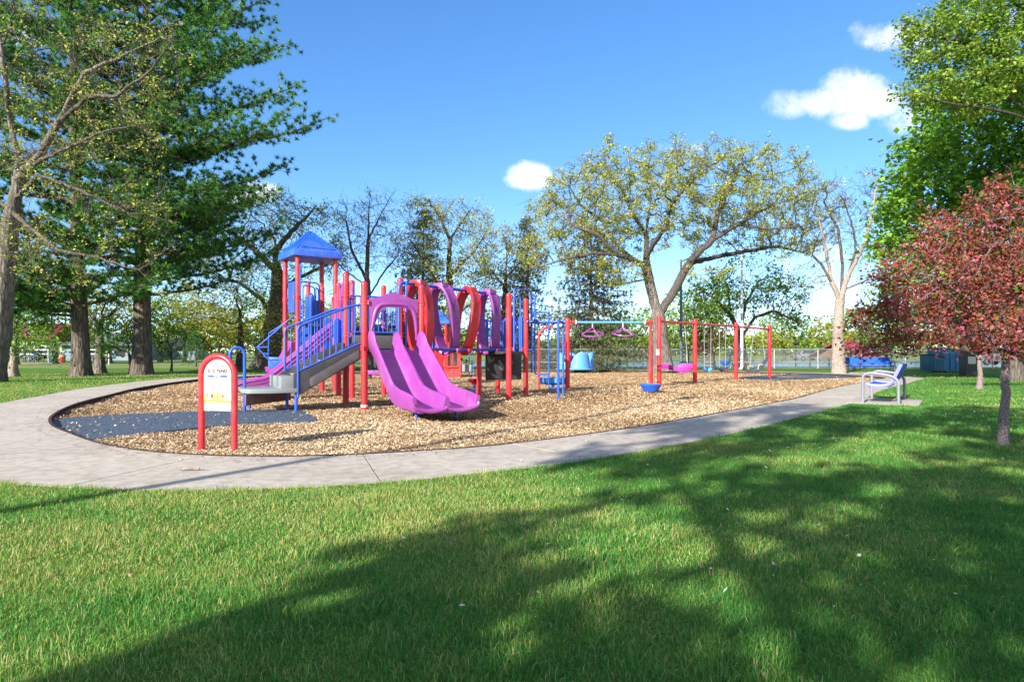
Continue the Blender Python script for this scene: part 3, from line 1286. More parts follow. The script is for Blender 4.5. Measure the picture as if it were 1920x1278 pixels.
def broadleaf(name, label, base, r_base, stems, blobs, n_attr, D, leaf_mat, bark_mat, seed, per=8, spread=.25, size=.13, r_tip=.012,
              hollow=.35, di=None, dk=None, wob=.28, up=.05, leaf_r=2.0, leaf_keep=1.0, tint=(.5, .2), upb=.5, group=None, flare=.5, cat='tree', min_r=0.0,
              clump=.18, aspect=.62, e=2.3, twigs=None, boost=1.45, limb_mat=None, limb_r=.16, gap=(.8, -.10)):
    g = np.random.default_rng(seed)
    base = Vector(base)
    A = blob_points(g, blobs, n_attr, hollow)
    A = A[A[:, 2] > base.z + .6]
    pos, par = colonise(g, [[tuple(p) for p in st] for st in stems], A, D, di or D * 9, dk or D * 1.7, wob=wob, up=up)
    rad = radii(pos, par, r_tip, r_base / boost, e)
    n0 = max(2, int(sum((Vector(q) - Vector(p)).length for p, q in zip(stems[0], stems[0][1:])) / D))
    n0 = min(n0, len(rad))
    rad[:n0] *= np.linspace(boost, 1.0, n0)
    tips = None
    if twigs:
        thr, k, tl = twigs
        src = np.where(rad < r_tip * thr)[0]
        src = src[src > 6]
        src = np.repeat(src, k)
        d = pos[src] - pos[par[src]]
        d /= np.linalg.norm(d, axis=1)[:, None] + 1e-9
        d = d * .5 + g.normal(0, .62, (len(src), 3)) + np.array([0, 0, .18])
        d /= np.linalg.norm(d, axis=1)[:, None] + 1e-9
        ln = (tl * (.5 + g.random(len(src))))[:, None]
        n0 = len(pos)
        m1 = pos[src] + d * ln * .5 + g.normal(0, tl * .08, d.shape)
        m2 = m1 + (d + g.normal(0, .3, d.shape)) * ln * .5
        pos = np.concatenate([pos, m1, m2])
        par = np.concatenate([par, src, n0 + np.arange(len(src))])
        rad = np.concatenate([rad, np.full(len(src), r_tip * .62), np.full(len(src), r_tip * .42)])
        tips = np.concatenate([n0 + len(src) + np.arange(len(src)), (n0 + np.arange(len(src)))[::2]])
    o = thing(name, label, cat, base, group)
    sh = np.array(base)
    if limb_mat is not None:
        link_mesh('trunk', wood_mesh('trunk', pos - sh, par, rad, bark_mat, min_r, flare, (limb_r, 99.0)), parent=o)
        link_mesh('branches', wood_mesh('branches', pos - sh, par, rad, limb_mat, min_r, 0.0, (0.0, limb_r)), parent=o)
    else:
        link_mesh('trunk', wood_mesh('trunk', pos - sh, par, rad, bark_mat, min_r, flare), parent=o)
    if per and leaf_keep > 0:
        ends = np.where(rad < r_tip * leaf_r)[0]
        ends = ends[ends > 4]
        if tips is not None:
            ends = tips
        if gap:
            kp = np.array([noise.noise(Vector(pos[i]) * gap[0]) > gap[1] for i in ends])
            ends = ends[kp]
        if leaf_keep < 1:
            ends = ends[g.random(len(ends)) < leaf_keep]
        link_mesh('crown', leaf_mesh(g, 'crown', pos[ends] - sh, per, spread, size, leaf_mat, upb, tint, clump, aspect=aspect), parent=o)
    return o


def tufts(g, name, pts, dirs, n_need, length, width, mat, tint, spread=.9, clump=.2):
    """needle tufts: thin triangles fanning from each point about a direction"""
    m = len(pts)
    n = m * n_need
    p = np.repeat(pts, n_need, 0)
    d = np.repeat(dirs, n_need, 0) + g.normal(size=(n, 3)) * spread
    d /= np.linalg.norm(d, axis=1)[:, None] + 1e-9
    s = np.cross(d, g.normal(size=(n, 3)))
    s /= np.linalg.norm(s, axis=1)[:, None] + 1e-9
    L = (length * (.6 + .7 * g.random(n)))[:, None]
    s = s * (width * .5)
    V = np.stack([p - s, p + s, p + d * L], 1).reshape(-1, 3)
    t = np.clip(np.repeat(g.normal(tint, clump, m), n_need) + g.normal(0, .12, n), 0, 1)
    return np_mesh(name, V, np.arange(n)[:, None] * 3 + np.arange(3)[None], mat, t)


def conifer(name, label, base, r_base, height, z0, reach, seed, kind='pine', bark_mat=None, group=None, n_br=90, n_need=38, nlen=.23, nw=.041, sub_step=.24,
            mat=None, tint=.45, extra=()):
    """a trunk, branches in uneven whorls, flat side twigs and needle tufts; reach(z01) gives the branch length"""
    g = np.random.default_rng(seed)
    base = Vector(base)
    o = thing(name, label, 'tree', base, group)
    pos, par, rad = [], [], []
    last = -1
    nz = max(8, int(height / .5))
    lean = g.normal(0, .012, 2)
    for i in range(nz + 1):
        z = height * i / nz
        pos.append(np.array([lean[0] * z + .02 * math.sin(z), lean[1] * z, z]))
        par.append(last)
        rad.append(max(.02, r_base * (1 - z / height) ** .85))
        last = i
    TP, TD = [], []
    specs = []
    for b in range(n_br):
        f = (b + g.random()) / n_br
        z = z0 + (height - z0) * f ** 1.05
        az = b * 2.399 + g.normal(0, .5)
        specs.append((z, az, reach(f) * (.72 + .5 * g.random())))
    specs += list(extra)
    for (z, az, L) in specs:
        ti = min(nz, int(z / height * nz))
        cur = pos[ti] + np.array([0, 0, z - pos[ti][2]])
        d = np.array([math.cos(az), math.sin(az), 0.0])
        side = np.array([-d[1], d[0], 0.0])
        rise = (.16 if kind == 'pine' else -.12) + g.normal(0, .07)
        steps = max(3, int(L / .4))
        last = ti
        br = max(.018, .022 * L ** .8 * (1 if kind == 'pine' else .7))
        bend = g.normal(0, .05)
        for s in range(1, steps + 1):
            q = s / steps
            slope = rise - .10 * (1 - q) + (.42 * q * q if kind == 'pine' else .34 * q * q - .14)
            stp = d + side * bend * s * .3 + np.array([0, 0, slope])
            cur = cur + stp / np.linalg.norm(stp) * (L / steps) + g.normal(0, .02, 3)
            pos.append(cur.copy())
            par.append(last)
            rad.append(max(.008, br * (1 - q * .85)))
            last = len(pos) - 1
            if q < (.22 if kind == 'pine' else .12):
                continue
            for sgn in (-1, 1):
                if g.random() < .14:
                    continue
                sl = (L * .30 * (1.15 - q) + .25) * (.6 + .7 * g.random())
                sv = side * sgn * .85 + d * .65 + np.array([0, 0, (.16 if kind == 'pine' else -.16) + g.normal(0, .14)])
                sv /= np.linalg.norm(sv)
                k = max(1, int(sl / sub_step))
                c2 = cur.copy()
                l2 = last
                for j in range(k):
                    c2 = c2 + sv * sub_step + g.normal(0, .03, 3)
                    if kind == 'pine':
                        c2[2] += .03 * j
                    if j == k - 1:
                        pos.append(c2.copy())
                        par.append(l2)
                        rad.append(.007)
                    TP.append(c2 + g.normal(0, .11, 3))
                    TD.append(sv * .8 + np.array([0, 0, .45 if kind == 'pine' else .05]))
            TP.append(cur.copy())
            TD.append(d + np.array([0, 0, .5 if kind == 'pine' else .1]))
            if kind != 'pine':
                TP.append(cur - np.array([0, 0, .12]))
                TD.append(d * .5 - np.array([0, 0, .5]))
    link_mesh('trunk', wood_mesh('trunk', np.array(pos), np.array(par), np.array(rad), bark_mat or BARK_PINE, flare=.35), parent=o)
    link_mesh('crown', tufts(g, 'crown', np.array(TP), np.array(TD), n_need, nlen, nw, mat or NEEDLE, tint, spread=.95 if kind == 'pine' else .6), parent=o)
    return o


def ground(px, y):
    return Vector(((px - 960) / F * y, y, ZL - .03))


# --- the big oak behind the swings
b = ground(1243, 37.5)
YB = 37.5
def T(px, py, dy=0.0, y=YB):
    return P(px, py, y + dy)
stems = [[b, T(1241, 660), T(1238, 615), T(1234, 590)],
         [T(1234, 590), T(1222, 545, .2), T(1213, 500, .4), T(1212, 440, .5), T(1218, 390, .6)],
         [T(1234, 590), T(1256, 560, -.2), T(1275, 525, -.5), T(1298, 485, -1), T(1335, 450, -1.4), T(1385, 420, -1.5), T(1430, 395, -1)],
         [T(1213, 505, .4), T(1190, 487, -.6), T(1160, 478, -1.4), T(1110, 474, -2), T(1050, 488, -2), T(1015, 500, -2)],
         [T(1216, 520, .4), T(1180, 530, 1.4), T(1150, 535, 2.4), T(1125, 520, 3)],
         [T(1290, 495, -1), T(1340, 482, .5), T(1400, 470, 1.5), T(1460, 462, 2), T(1520, 478, 2)],
         [T(1283, 512, -.7), T(1320, 515, -2.5), T(1370, 508, -4)],
         [T(1205, 500, .4), T(1160, 465, 2), T(1130, 415, 3), T(1095, 390, 3)],
         [T(1213, 480, .4), T(1245, 430, -1.5), T(1262, 380, -2), T(1290, 340, -2)],
         [T(1335, 450, -1.4), T(1345, 400, -1), T(1370, 350, -.6), T(1385, 310, -.4)],
         [T(1160, 478, -1.4), T(1120, 440, -2.4), T(1080, 425, -3), T(1050, 400, -3)],
         [T(1385, 420, -1.5), T(1440, 430, -3), T(1490, 425, -3.4)],
         [T(1212, 440, .5), T(1185, 400, 1), T(1165, 350, 1.4)]]
blobs = [(T(1200, 375), (5.6, 5.5, 3.2), 3), (T(1360, 365), (5.2, 5.0, 3.0), 3), (T(1090, 400), (3.6, 4, 2.4), 1.6), (T(1060, 470), (3.2, 3, 1.7), 1.1),
         (T(1470, 400), (3.6, 4, 2.2), 1.4), (T(1500, 450), (2.2, 3, 1.2), .5), (T(1270, 330), (5, 4.5, 1.8), 1.3), (T(1400, 300), (.8, 1, 1.3), .12), (T(1140, 325), (1.8, 2.5, 1.5), .5),
         (T(1160, 515), (2.2, 2, .8), .3)]
broadleaf('oak_tree', 'huge spreading oak with forked pale trunk behind the red swing set', b, .56, stems, blobs, 2300, .36, LEAF_OAK, BARK_LIGHT, 11,
          limb_mat=BARK_TWIG, limb_r=.27, gap=(.75, -.2), twigs=(2.2, 2, .5), per=17, spread=.11, size=.115, r_tip=.016, hollow=.2, wob=.34, dk=.62, di=3.2, leaf_r=1.5, tint=(.5, .2), flare=.35, up=.03)

# --- oak at the left edge of the picture
b = ground(-22, 24.0)
y0 = 24.0
def T(px, py, dy=0.0, y=24.0):
    return P(px, py, y + dy)
stems = [[b, T(-2, 600), T(8, 500), T(18, 420), T(30, 360), T(34, 300)],
         [T(34, 300), T(20, 230), T(12, 160, -1), T(0, 80, -1), T(-20, 10, 0)],
         [T(32, 330), T(75, 290, -1), T(110, 230, -1.5), T(135, 180, -1.6), T(160, 135, -2), T(230, 105, -2.4), T(300, 70, -2.6)],
         [T(110, 230, -1.5), T(165, 180, -3), T(220, 180, -4), T(285, 130, -4.5), T(330, 60, -4.5)],
         [T(30, 370), T(70, 330, -2), T(120, 345, -3), T(180, 370, -3.5), T(240, 400, -3.5)],
         [T(28, 400), T(60, 430, -3), T(110, 470, -4), T(170, 480, -4), T(260, 505, -4), T(290, 540, -4)],
         [T(60, 310, -1), T(120, 280, -4), T(200, 245, -5), T(280, 230, -5)],
         [T(24, 400), T(-40, 350, 1), T(-120, 300, 2)]]
blobs = [(T(60, 150, -2), (3.4, 3.2, 3.2), 2.2), (T(210, 170, -3), (2.8, 2.4, 2.6), 1.6), (T(250, 90, -3.5), (1.8, 2, 1.6), .7), (T(150, 330, -3), (3.2, 2.5, 2.0), 1.5),
         (T(230, 430, -3.5), (1.8, 2, 1.4), .7), (T(110, 500, -3.5), (2.0, 2, .9), .5), (T(20, 460, -2.5), (1.4, 2, 1.6), .5), (T(-120, 200, 1), (3, 4, 4), 1), (T(40, 10, -2), (3, 3, 2), .8)]
broadleaf('oak_tree', 'budding oak with long crooked grey limbs at the left edge of the photo', b, .45, stems, blobs, 1500, .26, LEAF_OAK, BARK_LIGHT, 12,
          limb_mat=BARK_OAK, limb_r=.10, boost=1.9, gap=(.9, -.05), twigs=(2.2, 2, .32), per=6, spread=.09, size=.085, r_tip=.0095, hollow=.1, wob=.40, dk=.50, di=2.4, leaf_r=1.35, leaf_keep=.5, tint=(.55, .2), flare=.3, up=.0)

# --- the two pines
def pine_reach(f):
    return 7.6 * (1 - f) ** .55 + 1.2
b = ground(264, 32.0)
conifer('pine_tree', 'tall pine with ridged sunlit trunk right of the darker pine trunk', b, .43, 26, 4.6, lambda f: (5.4 + 2.6 * math.sin(min(1, f * 2.2) * 1.57)) * (1 - f) ** .5 + .8, 21,
        n_br=96, extra=((11.2, -.25, 9.6), (10.6, -.1, 8.6), (12.0, -.45, 8.6), (15.2, -.2, 7.6), (14.4, -.5, 7.2), (17.0, -.3, 6.5), (6.8, -.3, 7.2), (6.2, .1, 6.6), (7.3, -.7, 6.6), (4.6, -.3, 4.6), (19.5, -.2, 5.8), (4.3, -.9, 4.2), (3.9, -1.6, 3.8), (4.0, .1, 5.0), (4.4, -2.4, 4.4), (3.6, -1.2, 3.2), (5.4, -.55, 5.4), (5.0, -2.0, 4.6)))
b = ground(151, 30.2)
conifer('pine_tree', 'tall pine with dark shaded trunk between the pale sapling and the ridged pine', b, .38, 23, 3.3, lambda f: (5.0 + 1.6 * math.sin(min(1, f * 2) * 1.57)) * (1 - f) ** .5 + .7, 22,
        n_br=74, extra=((3.6, 3.0, 4.8), (4.0, 3.6, 5.2), (3.2, 4.3, 3.8), (4.5, 2.6, 5.5), (5.2, 3.3, 6.0), (3.3, -1.9, 3.6), (3.1, -2.6, 4.2), (3.5, -1.1, 3.2), (2.9, 3.4, 4.4), (3.0, -2.2, 3.0), (4.0, -1.5, 4.4)))

# --- smaller trees on the left lawn
def small_tree(name, label, px, y, r, top, crown, leaf, bark_m, seed, n=260, per=8, size=.14, spread=.2, D=.22, cat='tree', group=None, r_tip=.009, **kw):
    """crown: list of (px, py, rx, ry) in the picture rows at that distance"""
    b = ground(px, y)
    tp = P(px, top, y)
    blobs = [(P(a, c, y), (rx / F * y, rx / F * y * .8, rz / F * y), rx * rz) for (a, c, rx, rz) in crown]
    return broadleaf(name, label, b, r, [[b, (b + tp) / 2 + Vector((.04, 0, 0)), tp]], blobs, n, D, leaf, bark_m, seed, gap=(1.2, -.3), twigs=(2.2, 1, D * 1.2), per=per, size=size, spread=spread, r_tip=r_tip, cat=cat, group=group, **kw)


small_tree('maple_tree', 'small leafy maple with whitish trunk at far left beside the leaning oak', 24, 29.6, .19, 650, [(40, 640, 62, 34), (92, 655, 40, 24), (10, 625, 50, 30)], LEAF_MAPLE, BARK_PALE, 31, n=420, leaf_r=1.8, per=9)
small_tree('oak_tree', 'grey trunked tree standing between the two big pines', 186, 34.5, .26, 610, [(190, 575, 40, 36), (150, 560, 40, 30), (225, 565, 36, 30)], LEAF_OAK, BARK_LIGHT, 32, n=380, per=6, size=.11)
small_tree('maple_tree', 'young bright green maple just left of the ridged pine trunk', 243, 33.4, .10, 668, [(220, 630, 52, 36), (250, 640, 30, 30), (190, 650, 28, 22)], LEAF_MAPLE, BARK_OAK, 33, n=480, per=11, leaf_r=1.8)
small_tree('maple_tree', 'thin stemmed young maple on the lawn right of the ridged pine', 321, 37.0, .07, 668, [(318, 650, 34, 26), (305, 625, 24, 18), (340, 635, 22, 20)], LEAF_MAPLE, BARK_DARK, 34, n=330, per=10, leaf_r=1.8)
small_tree('yellow_green_tree', 'dark stemmed tree with yellow green leaves behind the age sign', 450, 40.5, .24, 590, [(440, 560, 74, 44), (500, 600, 60, 40), (395, 600, 60, 40), (350, 585, 40, 30), (470, 640, 66, 30)], LEAF_YEL, BARK_DARK, 35, n=900, per=9, size=.15, D=.3, leaf_r=1.6)
b = ground(367, 52)
conifer('spruce_sapling', 'slender young dark green conifer behind the left lawn', b, .09, 2.9, .5, lambda f: 1.25 * (1 - f) + .15, 36, kind='spruce', n_br=44, n_need=10, nlen=.16, nw=.03, sub_step=.2, mat=NEEDLE, tint=.3)

# --- trees behind the play structure
b = ground(503, 43)
def T(px, py, dy=0.0, y=43):
    return P(px, py, y + dy)
broadleaf('oak_tree', 'old budding oak with thick flared base behind the blue roofed tower', b, .62,
          [[b, T(505, 660), T(512, 610), T(520, 560), T(520, 510), T(515, 450)], [T(514, 600), T(490, 560, -1), T(450, 530, -1), T(410, 520, -2)], [T(520, 550), T(560, 520, 1), T(605, 500, 1), T(640, 480, 1)],
           [T(520, 515), T(480, 470, 1), T(440, 440, 1)], [T(516, 470), T(560, 420), T(590, 390)]],
          [(T(470, 430), (3.4, 3.5, 2.4), 2), (T(570, 430), (3.0, 3.5, 2.2), 1.8), (T(520, 390), (2.6, 3, 1.1), 1), (T(420, 500), (2.6, 3, 2), 1.1), (T(620, 490), (1.6, 3, 1.6), .6), (T(520, 500), (4, 3, 1.6), 1)],
          1250, .34, LEAF_OAK, BARK_OAK, 41, twigs=(2.4, 2, .5), per=7, spread=.2, size=.14, r_tip=.015, hollow=.15, wob=.36, dk=.6, di=3, leaf_r=1.5, flare=1.0, up=.02, tint=(.55, .2))
b = ground(692, 40)
def T(px, py, dy=0.0, y=40):
    return P(px, py, y + dy)
broadleaf('bare_tree', 'almost leafless tree with upright dark limbs behind the tall red posts', b, .26,
          [[b, T(690, 600), T(688, 520), T(690, 450), T(692, 395), T(694, 360)], [T(689, 530), T(660, 470, .6), T(648, 410, .6)], [T(690, 560), T(720, 510, -.5), T(745, 480, -.5)], [T(690, 450), T(715, 400, .5), T(735, 365, .5)], [T(688, 540), T(650, 510, -1), T(622, 480, -1)]],
          [(T(690, 415), (2.3, 2, 2.0), 1.4), (T(650, 470), (1.6, 2, 1.6), .8), (T(735, 470), (1.5, 2, 1.8), .7), (T(640, 400), (.9, 1.2, 1.1), .3)],
          620, .27, LEAF_OAK, BARK_TWIG, 42, twigs=(3.0, 3, .5), per=4, spread=.14, size=.11, r_tip=.011, hollow=.0, wob=.3, dk=.46, di=2.4, leaf_r=1.3, leaf_keep=.35, up=.10, flare=.4)
b = ground(850, 42)
def T(px, py, dy=0.0, y=42):
    return P(px, py, y + dy)
broadleaf('oak_tree', 'budding oak standing behind the red and purple arch bridge', b, .40,
          [[b, T(848, 620), T(845, 560), T(842, 500), T(845, 440)], [T(846, 560), T(800, 500, 1), T(770, 450, 1)], [T(843, 520), T(890, 470, -1), T(915, 430, -1)], [T(847, 590), T(900, 560, 1), T(930, 545, 1)], [T(844, 450), T(820, 400), T(800, 370)], [T(844, 450), T(870, 410), T(885, 390)]],
          [(T(800, 400), (2.0, 2.5, 1.4), 1), (T(870, 420), (2.2, 2.5, 1.6), 1.4), (T(900, 480), (1.6, 2.5, 2.0), 1), (T(790, 470), (2.2, 2.5, 1.8), 1), (T(840, 520), (3.2, 3, 1.6), 1.2), (T(860, 590), (3, 3, 1.2), .7)],
          1150, .32, LEAF_OAK, BARK_TWIG, 43, twigs=(2.4, 2, .5), per=7, spread=.19, size=.135, r_tip=.013, hollow=.1, wob=.34, dk=.55, di=3, leaf_r=1.5, up=.04, tint=(.5, .2))
b = ground(790, 45)
conifer('spruce_tree', 'dark conifer with rusty needles directly behind the slide hood', b, .2, 11.2, 1.4, lambda f: 3.1 * (1 - f) ** .8 + .25, 44, kind='spruce', bark_mat=BARK_DARK, n_br=120, n_need=12, nlen=.24, nw=.045, sub_step=.32, mat=NEEDLE_SP, tint=.35)
b = ground(946, 48)
def T(px, py, dy=0.0, y=48):
    return P(px, py, y + dy)
broadleaf('yellow_green_tree', 'pale yellow green tree between the arch bridge and the spire topped spruce', b, .3,
          [[b, T(945, 600), T(948, 530), T(950, 480)], [T(948, 540), T(915, 500), T(900, 470)], [T(948, 520), T(985, 480), T(1000, 450)]],
          [(T(950, 470), (2.2, 2.2, 1.8), 1.2), (T(920, 520), (1.7, 2, 1.7), .8), (T(985, 510), (1.7, 2, 1.8), .8), (T(945, 580), (2.2, 2, 1.5), .7)],
          620, .33, LEAF_YEL, BARK_TWIG, 45, twigs=(2.4, 2, .4), per=10, spread=.22, size=.16, r_tip=.014, leaf_r=1.6, hollow=.1)
b = ground(990, 46)
conifer('spruce_tree', 'narrow spire topped spruce left of the broad dark spruce', b, .2, 11.0, .6, lambda f: 2.9 * (1 - f) ** .75 + .18, 46, kind='spruce', bark_mat=BARK_DARK, n_br=120, n_need=11, nlen=.22, nw=.045, sub_step=.3, mat=NEEDLE_SP, tint=.45)
b = ground(1110, 43)
conifer('spruce_tree', 'broad dark spruce behind the hanging purple rings', b, .22, 9.4, .7, lambda f: 3.5 * (1 - f) ** .5 + .25, 47, kind='spruce', bark_mat=BARK_LIGHT, n_br=120, n_need=12, nlen=.23, nw=.045, sub_step=.3, mat=NEEDLE_SP, tint=.5)

# --- trees by the fence on the right
b = ground(1393, 46.5)
def T(px, py, dy=0.0, y=46.5):
    return P(px, py, y + dy)
broadleaf('green_tree', 'lacy green tree with forked dark trunk behind the white light pole', b, .36,
          [[b, T(1392, 650), T(1388, 625)], [T(1388, 625), T(1370, 590), T(1340, 560), T(1310, 540)], [T(1390, 630), T(1415, 595, -.5), T(1450, 582, -1), T(1500, 605, -1)], [T(1388, 625), T(1398, 570, 1), T(1420, 530, 1)], [T(1370, 590), T(1365, 540, 1), T(1350, 510, 1)]],
          [(T(1330, 560), (2.4, 2.5, 1.9), 1), (T(1400, 530), (3.2, 3, 1.9), 1.5), (T(1460, 560), (2.3, 2.5, 1.7), 1), (T(1490, 600), (1.2, 2, 1.1), .4), (T(1300, 600), (1.6, 2, 1.5), .6)],
          800, .34, LEAF_GREEN, BARK_OAK, 51, twigs=(2.2, 1, .5), per=14, spread=.24, size=.20, r_tip=.014, leaf_r=1.6, hollow=.1, wob=.3)
small_tree('dark_red_tree', 'small round dark red tree behind the middle swing bay', 1338, 41.5, .09, 668, [(1338, 640, 37, 26), (1330, 655, 34, 14)], LEAF_DRED, BARK_DARK, 52, n=420, per=9, size=.15, leaf_r=1.8)
b = ground(1573, 33.8)
def T(px, py, dy=0.0, y=33.8):
    return P(px, py, y + dy)
broadleaf('bare_tree', 'nearly bare tree with thick pale trunk behind the far blue bench', b, .34,
          [[b, T(1572, 650), T(1572, 600), T(1575, 565)], [T(1575, 565), T(1560, 530), T(1540, 495), T(1515, 470)], [T(1575, 565), T(1592, 510), T(1605, 470), T(1600, 430), T(1590, 400)], [T(1575, 560), T(1580, 500, 1), T(1572, 430, 1), T(1545, 380, 1)],
           [T(1592, 520), T(1620, 460, -.5), T(1635, 400, -.5), T(1645, 340, -.5)], [T(1562, 530), T(1545, 450, .5), T(1535, 410, .5)], [T(1590, 540), T(1625, 525), T(1660, 515)]],
          [(T(1570, 400), (1.8, 1.8, 1.4), 1), (T(1630, 360), (1.1, 1.4, 1.4), .9), (T(1530, 450), (1.5, 1.6, 1.8), 1), (T(1620, 450), (1.1, 1.4, 1.4), .7), (T(1510, 530), (1.0, 1.2, 1.0), .3), (T(1640, 530), (.9, 1, .8), .3), (T(1550, 350), (1.2, 1.2, .8), .35)],
          820, .24, LEAF_OAK, BARK_PALE, 53, limb_mat=BARK_OAK, limb_r=.12, twigs=(3.0, 3, .42), per=3, spread=.12, size=.11, r_tip=.0095, hollow=.0, wob=.26, dk=.40, di=2.2, leaf_r=1.25, leaf_keep=.16, up=.08, flare=.15)
# green maple and the branches that reach in at the upper right
b = ground(1900, 25.0)
def T(px, py, dy=0.0, y=25.0):
    return P(px, py, y + dy)
broadleaf('maple_tree', 'large dense bright green maple filling the right edge of the photo', b, .31,
          [[b, T(1902, 640), T(1905, 540), T(1915, 420), T(1925, 300), T(1930, 200)], [T(1903, 600), T(1820, 520, -1), T(1740, 480, -1)], [T(1908, 500), T(1820, 400, 1), T(1740, 340, 1)], [T(1915, 420), T(1850, 320, -2), T(1800, 260, -2)], [T(1910, 480), T(2000, 400, 1), T(2100, 340, 1)], [T(1904, 560), T(1980, 500, -3), T(2050, 460, -3)]],
          [(T(1800, 420), (3.1, 4, 3.4), 2.2), (T(1860, 260), (3.2, 4, 2.9), 2), (T(1740, 470), (2.0, 3, 2.0), 1), (T(1750, 330), (1.3, 2.4, 1.6), .6), (T(2050, 350), (4, 5, 5), 2), (T(1700, 560), (1.1, 2, 1.1), .35), (T(1900, 560), (3.4, 3.5, 1.8), 1), (T(1800, 230), (1.6, 2, 1.4), .5), (T(1920, 170), (2.6, 3, 1.4), .7)],
          2500, .36, LEAF_MAPLE, BARK_OAK, 54, gap=None, per=40, spread=.30, size=.20, r_tip=.012, leaf_r=1.5, hollow=.55, wob=.25, dk=.62, di=3.2, tint=(.5, .18), clump=.14, upb=.9, aspect=.85)
b = ground(2110, 19.0)
def T(px, py, dy=0.0, y=19.0):
    return P(px, py, y + dy)
broadleaf('ash_tree', 'tree reaching thin leafy branches into the upper right corner above the maple', b, .28,
          [[b, T(2108, 500), T(2100, 320), T(2080, 200), T(2050, 60), T(2020, -80)], [T(2090, 240), T(1980, 170), T(1880, 110), T(1800, 80), T(1720, 60)], [T(2060, 120), T(1960, 40), T(1860, -20), T(1780, -20)], [T(2100, 300), T(2000, 240), T(1900, 190), T(1840, 160)], [T(2000, 240), T(1860, 205, -.5), T(1760, 190, -.5), T(1700, 180, -.5)]],
          [(T(1800, 70), (1.8, 1.8, .85), 1), (T(1880, 20), (2.0, 2, 1.2), 1.1), (T(1730, 60), (.7, 1, .42), .3), (T(1790, 130), (1.3, 1.4, .6), .5), (T(1890, 120), (1.7, 1.8, .9), .8), (T(1730, 170), (.7, 1, .32), .25), (T(1810, 190), (1.0, 1.2, .45), .4), (T(2050, 60), (3, 3, 3), 1.2)],
          1150, .22, LEAF_GREEN, BARK_DARK, 55, gap=None, twigs=(2.4, 2, .25), per=13, spread=.11, size=.095, r_tip=.007, leaf_r=1.4, hollow=.0, wob=.3, dk=.32, di=1.8, tint=(.55, .2), upb=.7, aspect=.8)
# crabapples
CY = 7.5
b = ground(1880, CY)
def T(px, py, dy=0.0, y=CY):
    return P(px, py, y + dy)
broadleaf('crabapple_tree', 'nearest crabapple with wine red leaves and slim pale trunk in the grass', b, .056,
          [[b, T(1884, 760), T(1886, 700), T(1884, 650), T(1880, 600)], [T(1884, 660), T(1840, 620, .1), T(1780, 610, .1), T(1720, 600, .1)], [T(1882, 630), T(1830, 570, -.3), T(1760, 520, -.3)], [T(1880, 600), T(1860, 520, .2), T(1840, 440, .2), T(1870, 370, .2)], [T(1882, 620), T(1940, 560, .2), T(2000, 500, .2)], [T(1882, 640), T(1930, 620, -.5), T(1990, 590, -.7)],
           [T(1884, 660), T(1850, 640, .5), T(1800, 625, .9)]],
          [(T(1800, 520), (.90, .8, .55), 2), (T(1700, 570), (.50, .6, .38), 1), (T(1870, 440), (.60, .7, .55), 1.2), (T(1645, 600), (.32, .4, .30), .5), (T(1640, 640), (.30, .4, .20), .3), (T(1880, 570), (.9, .9, .55), 1.6), (T(2000, 500), (.9, .9, .7), 1.2), (T(1780, 430), (.35, .5, .28), .35), (T(1740, 630), (.6, .6, .22), .55), (T(1880, 370), (.25, .3, .35), .25), (T(1860, 640), (.5, .6, .22), .5)],
          2300, .075, LEAF_CRAB, BARK_CRAB, 56, gap=(3.6, -.12), twigs=(2.0, 2, .10), per=8, spread=.05, size=.043, r_tip=.0030, leaf_r=1.6, hollow=.2, wob=.34, dk=.13, di=.8, tint=(.5, .27), upb=.3, flare=.35, clump=.2)
small_tree('crabapple_tree', 'second crabapple with thin leaning trunk further back on the lawn', 1836, 19.2, .085, 672, [(1845, 630, 80, 34), (1900, 620, 60, 34), (1790, 640, 40, 22)], LEAF_CRAB, BARK_CRAB, 57, n=600, per=8, size=.085, spread=.11, D=.14, leaf_r=1.6)
b = ground(1826, 38)
small_tree('maple_tree', 'dark trunked leafy tree beyond the blue dumpster on the right', 1826, 38, .30, 640, [(1830, 590, 90, 50), (1760, 600, 60, 40), (1720, 615, 50, 36), (1660, 600, 40, 40)], LEAF_MID, BARK_DARK, 58, n=700, per=8, size=.2, spread=.3, D=.34)

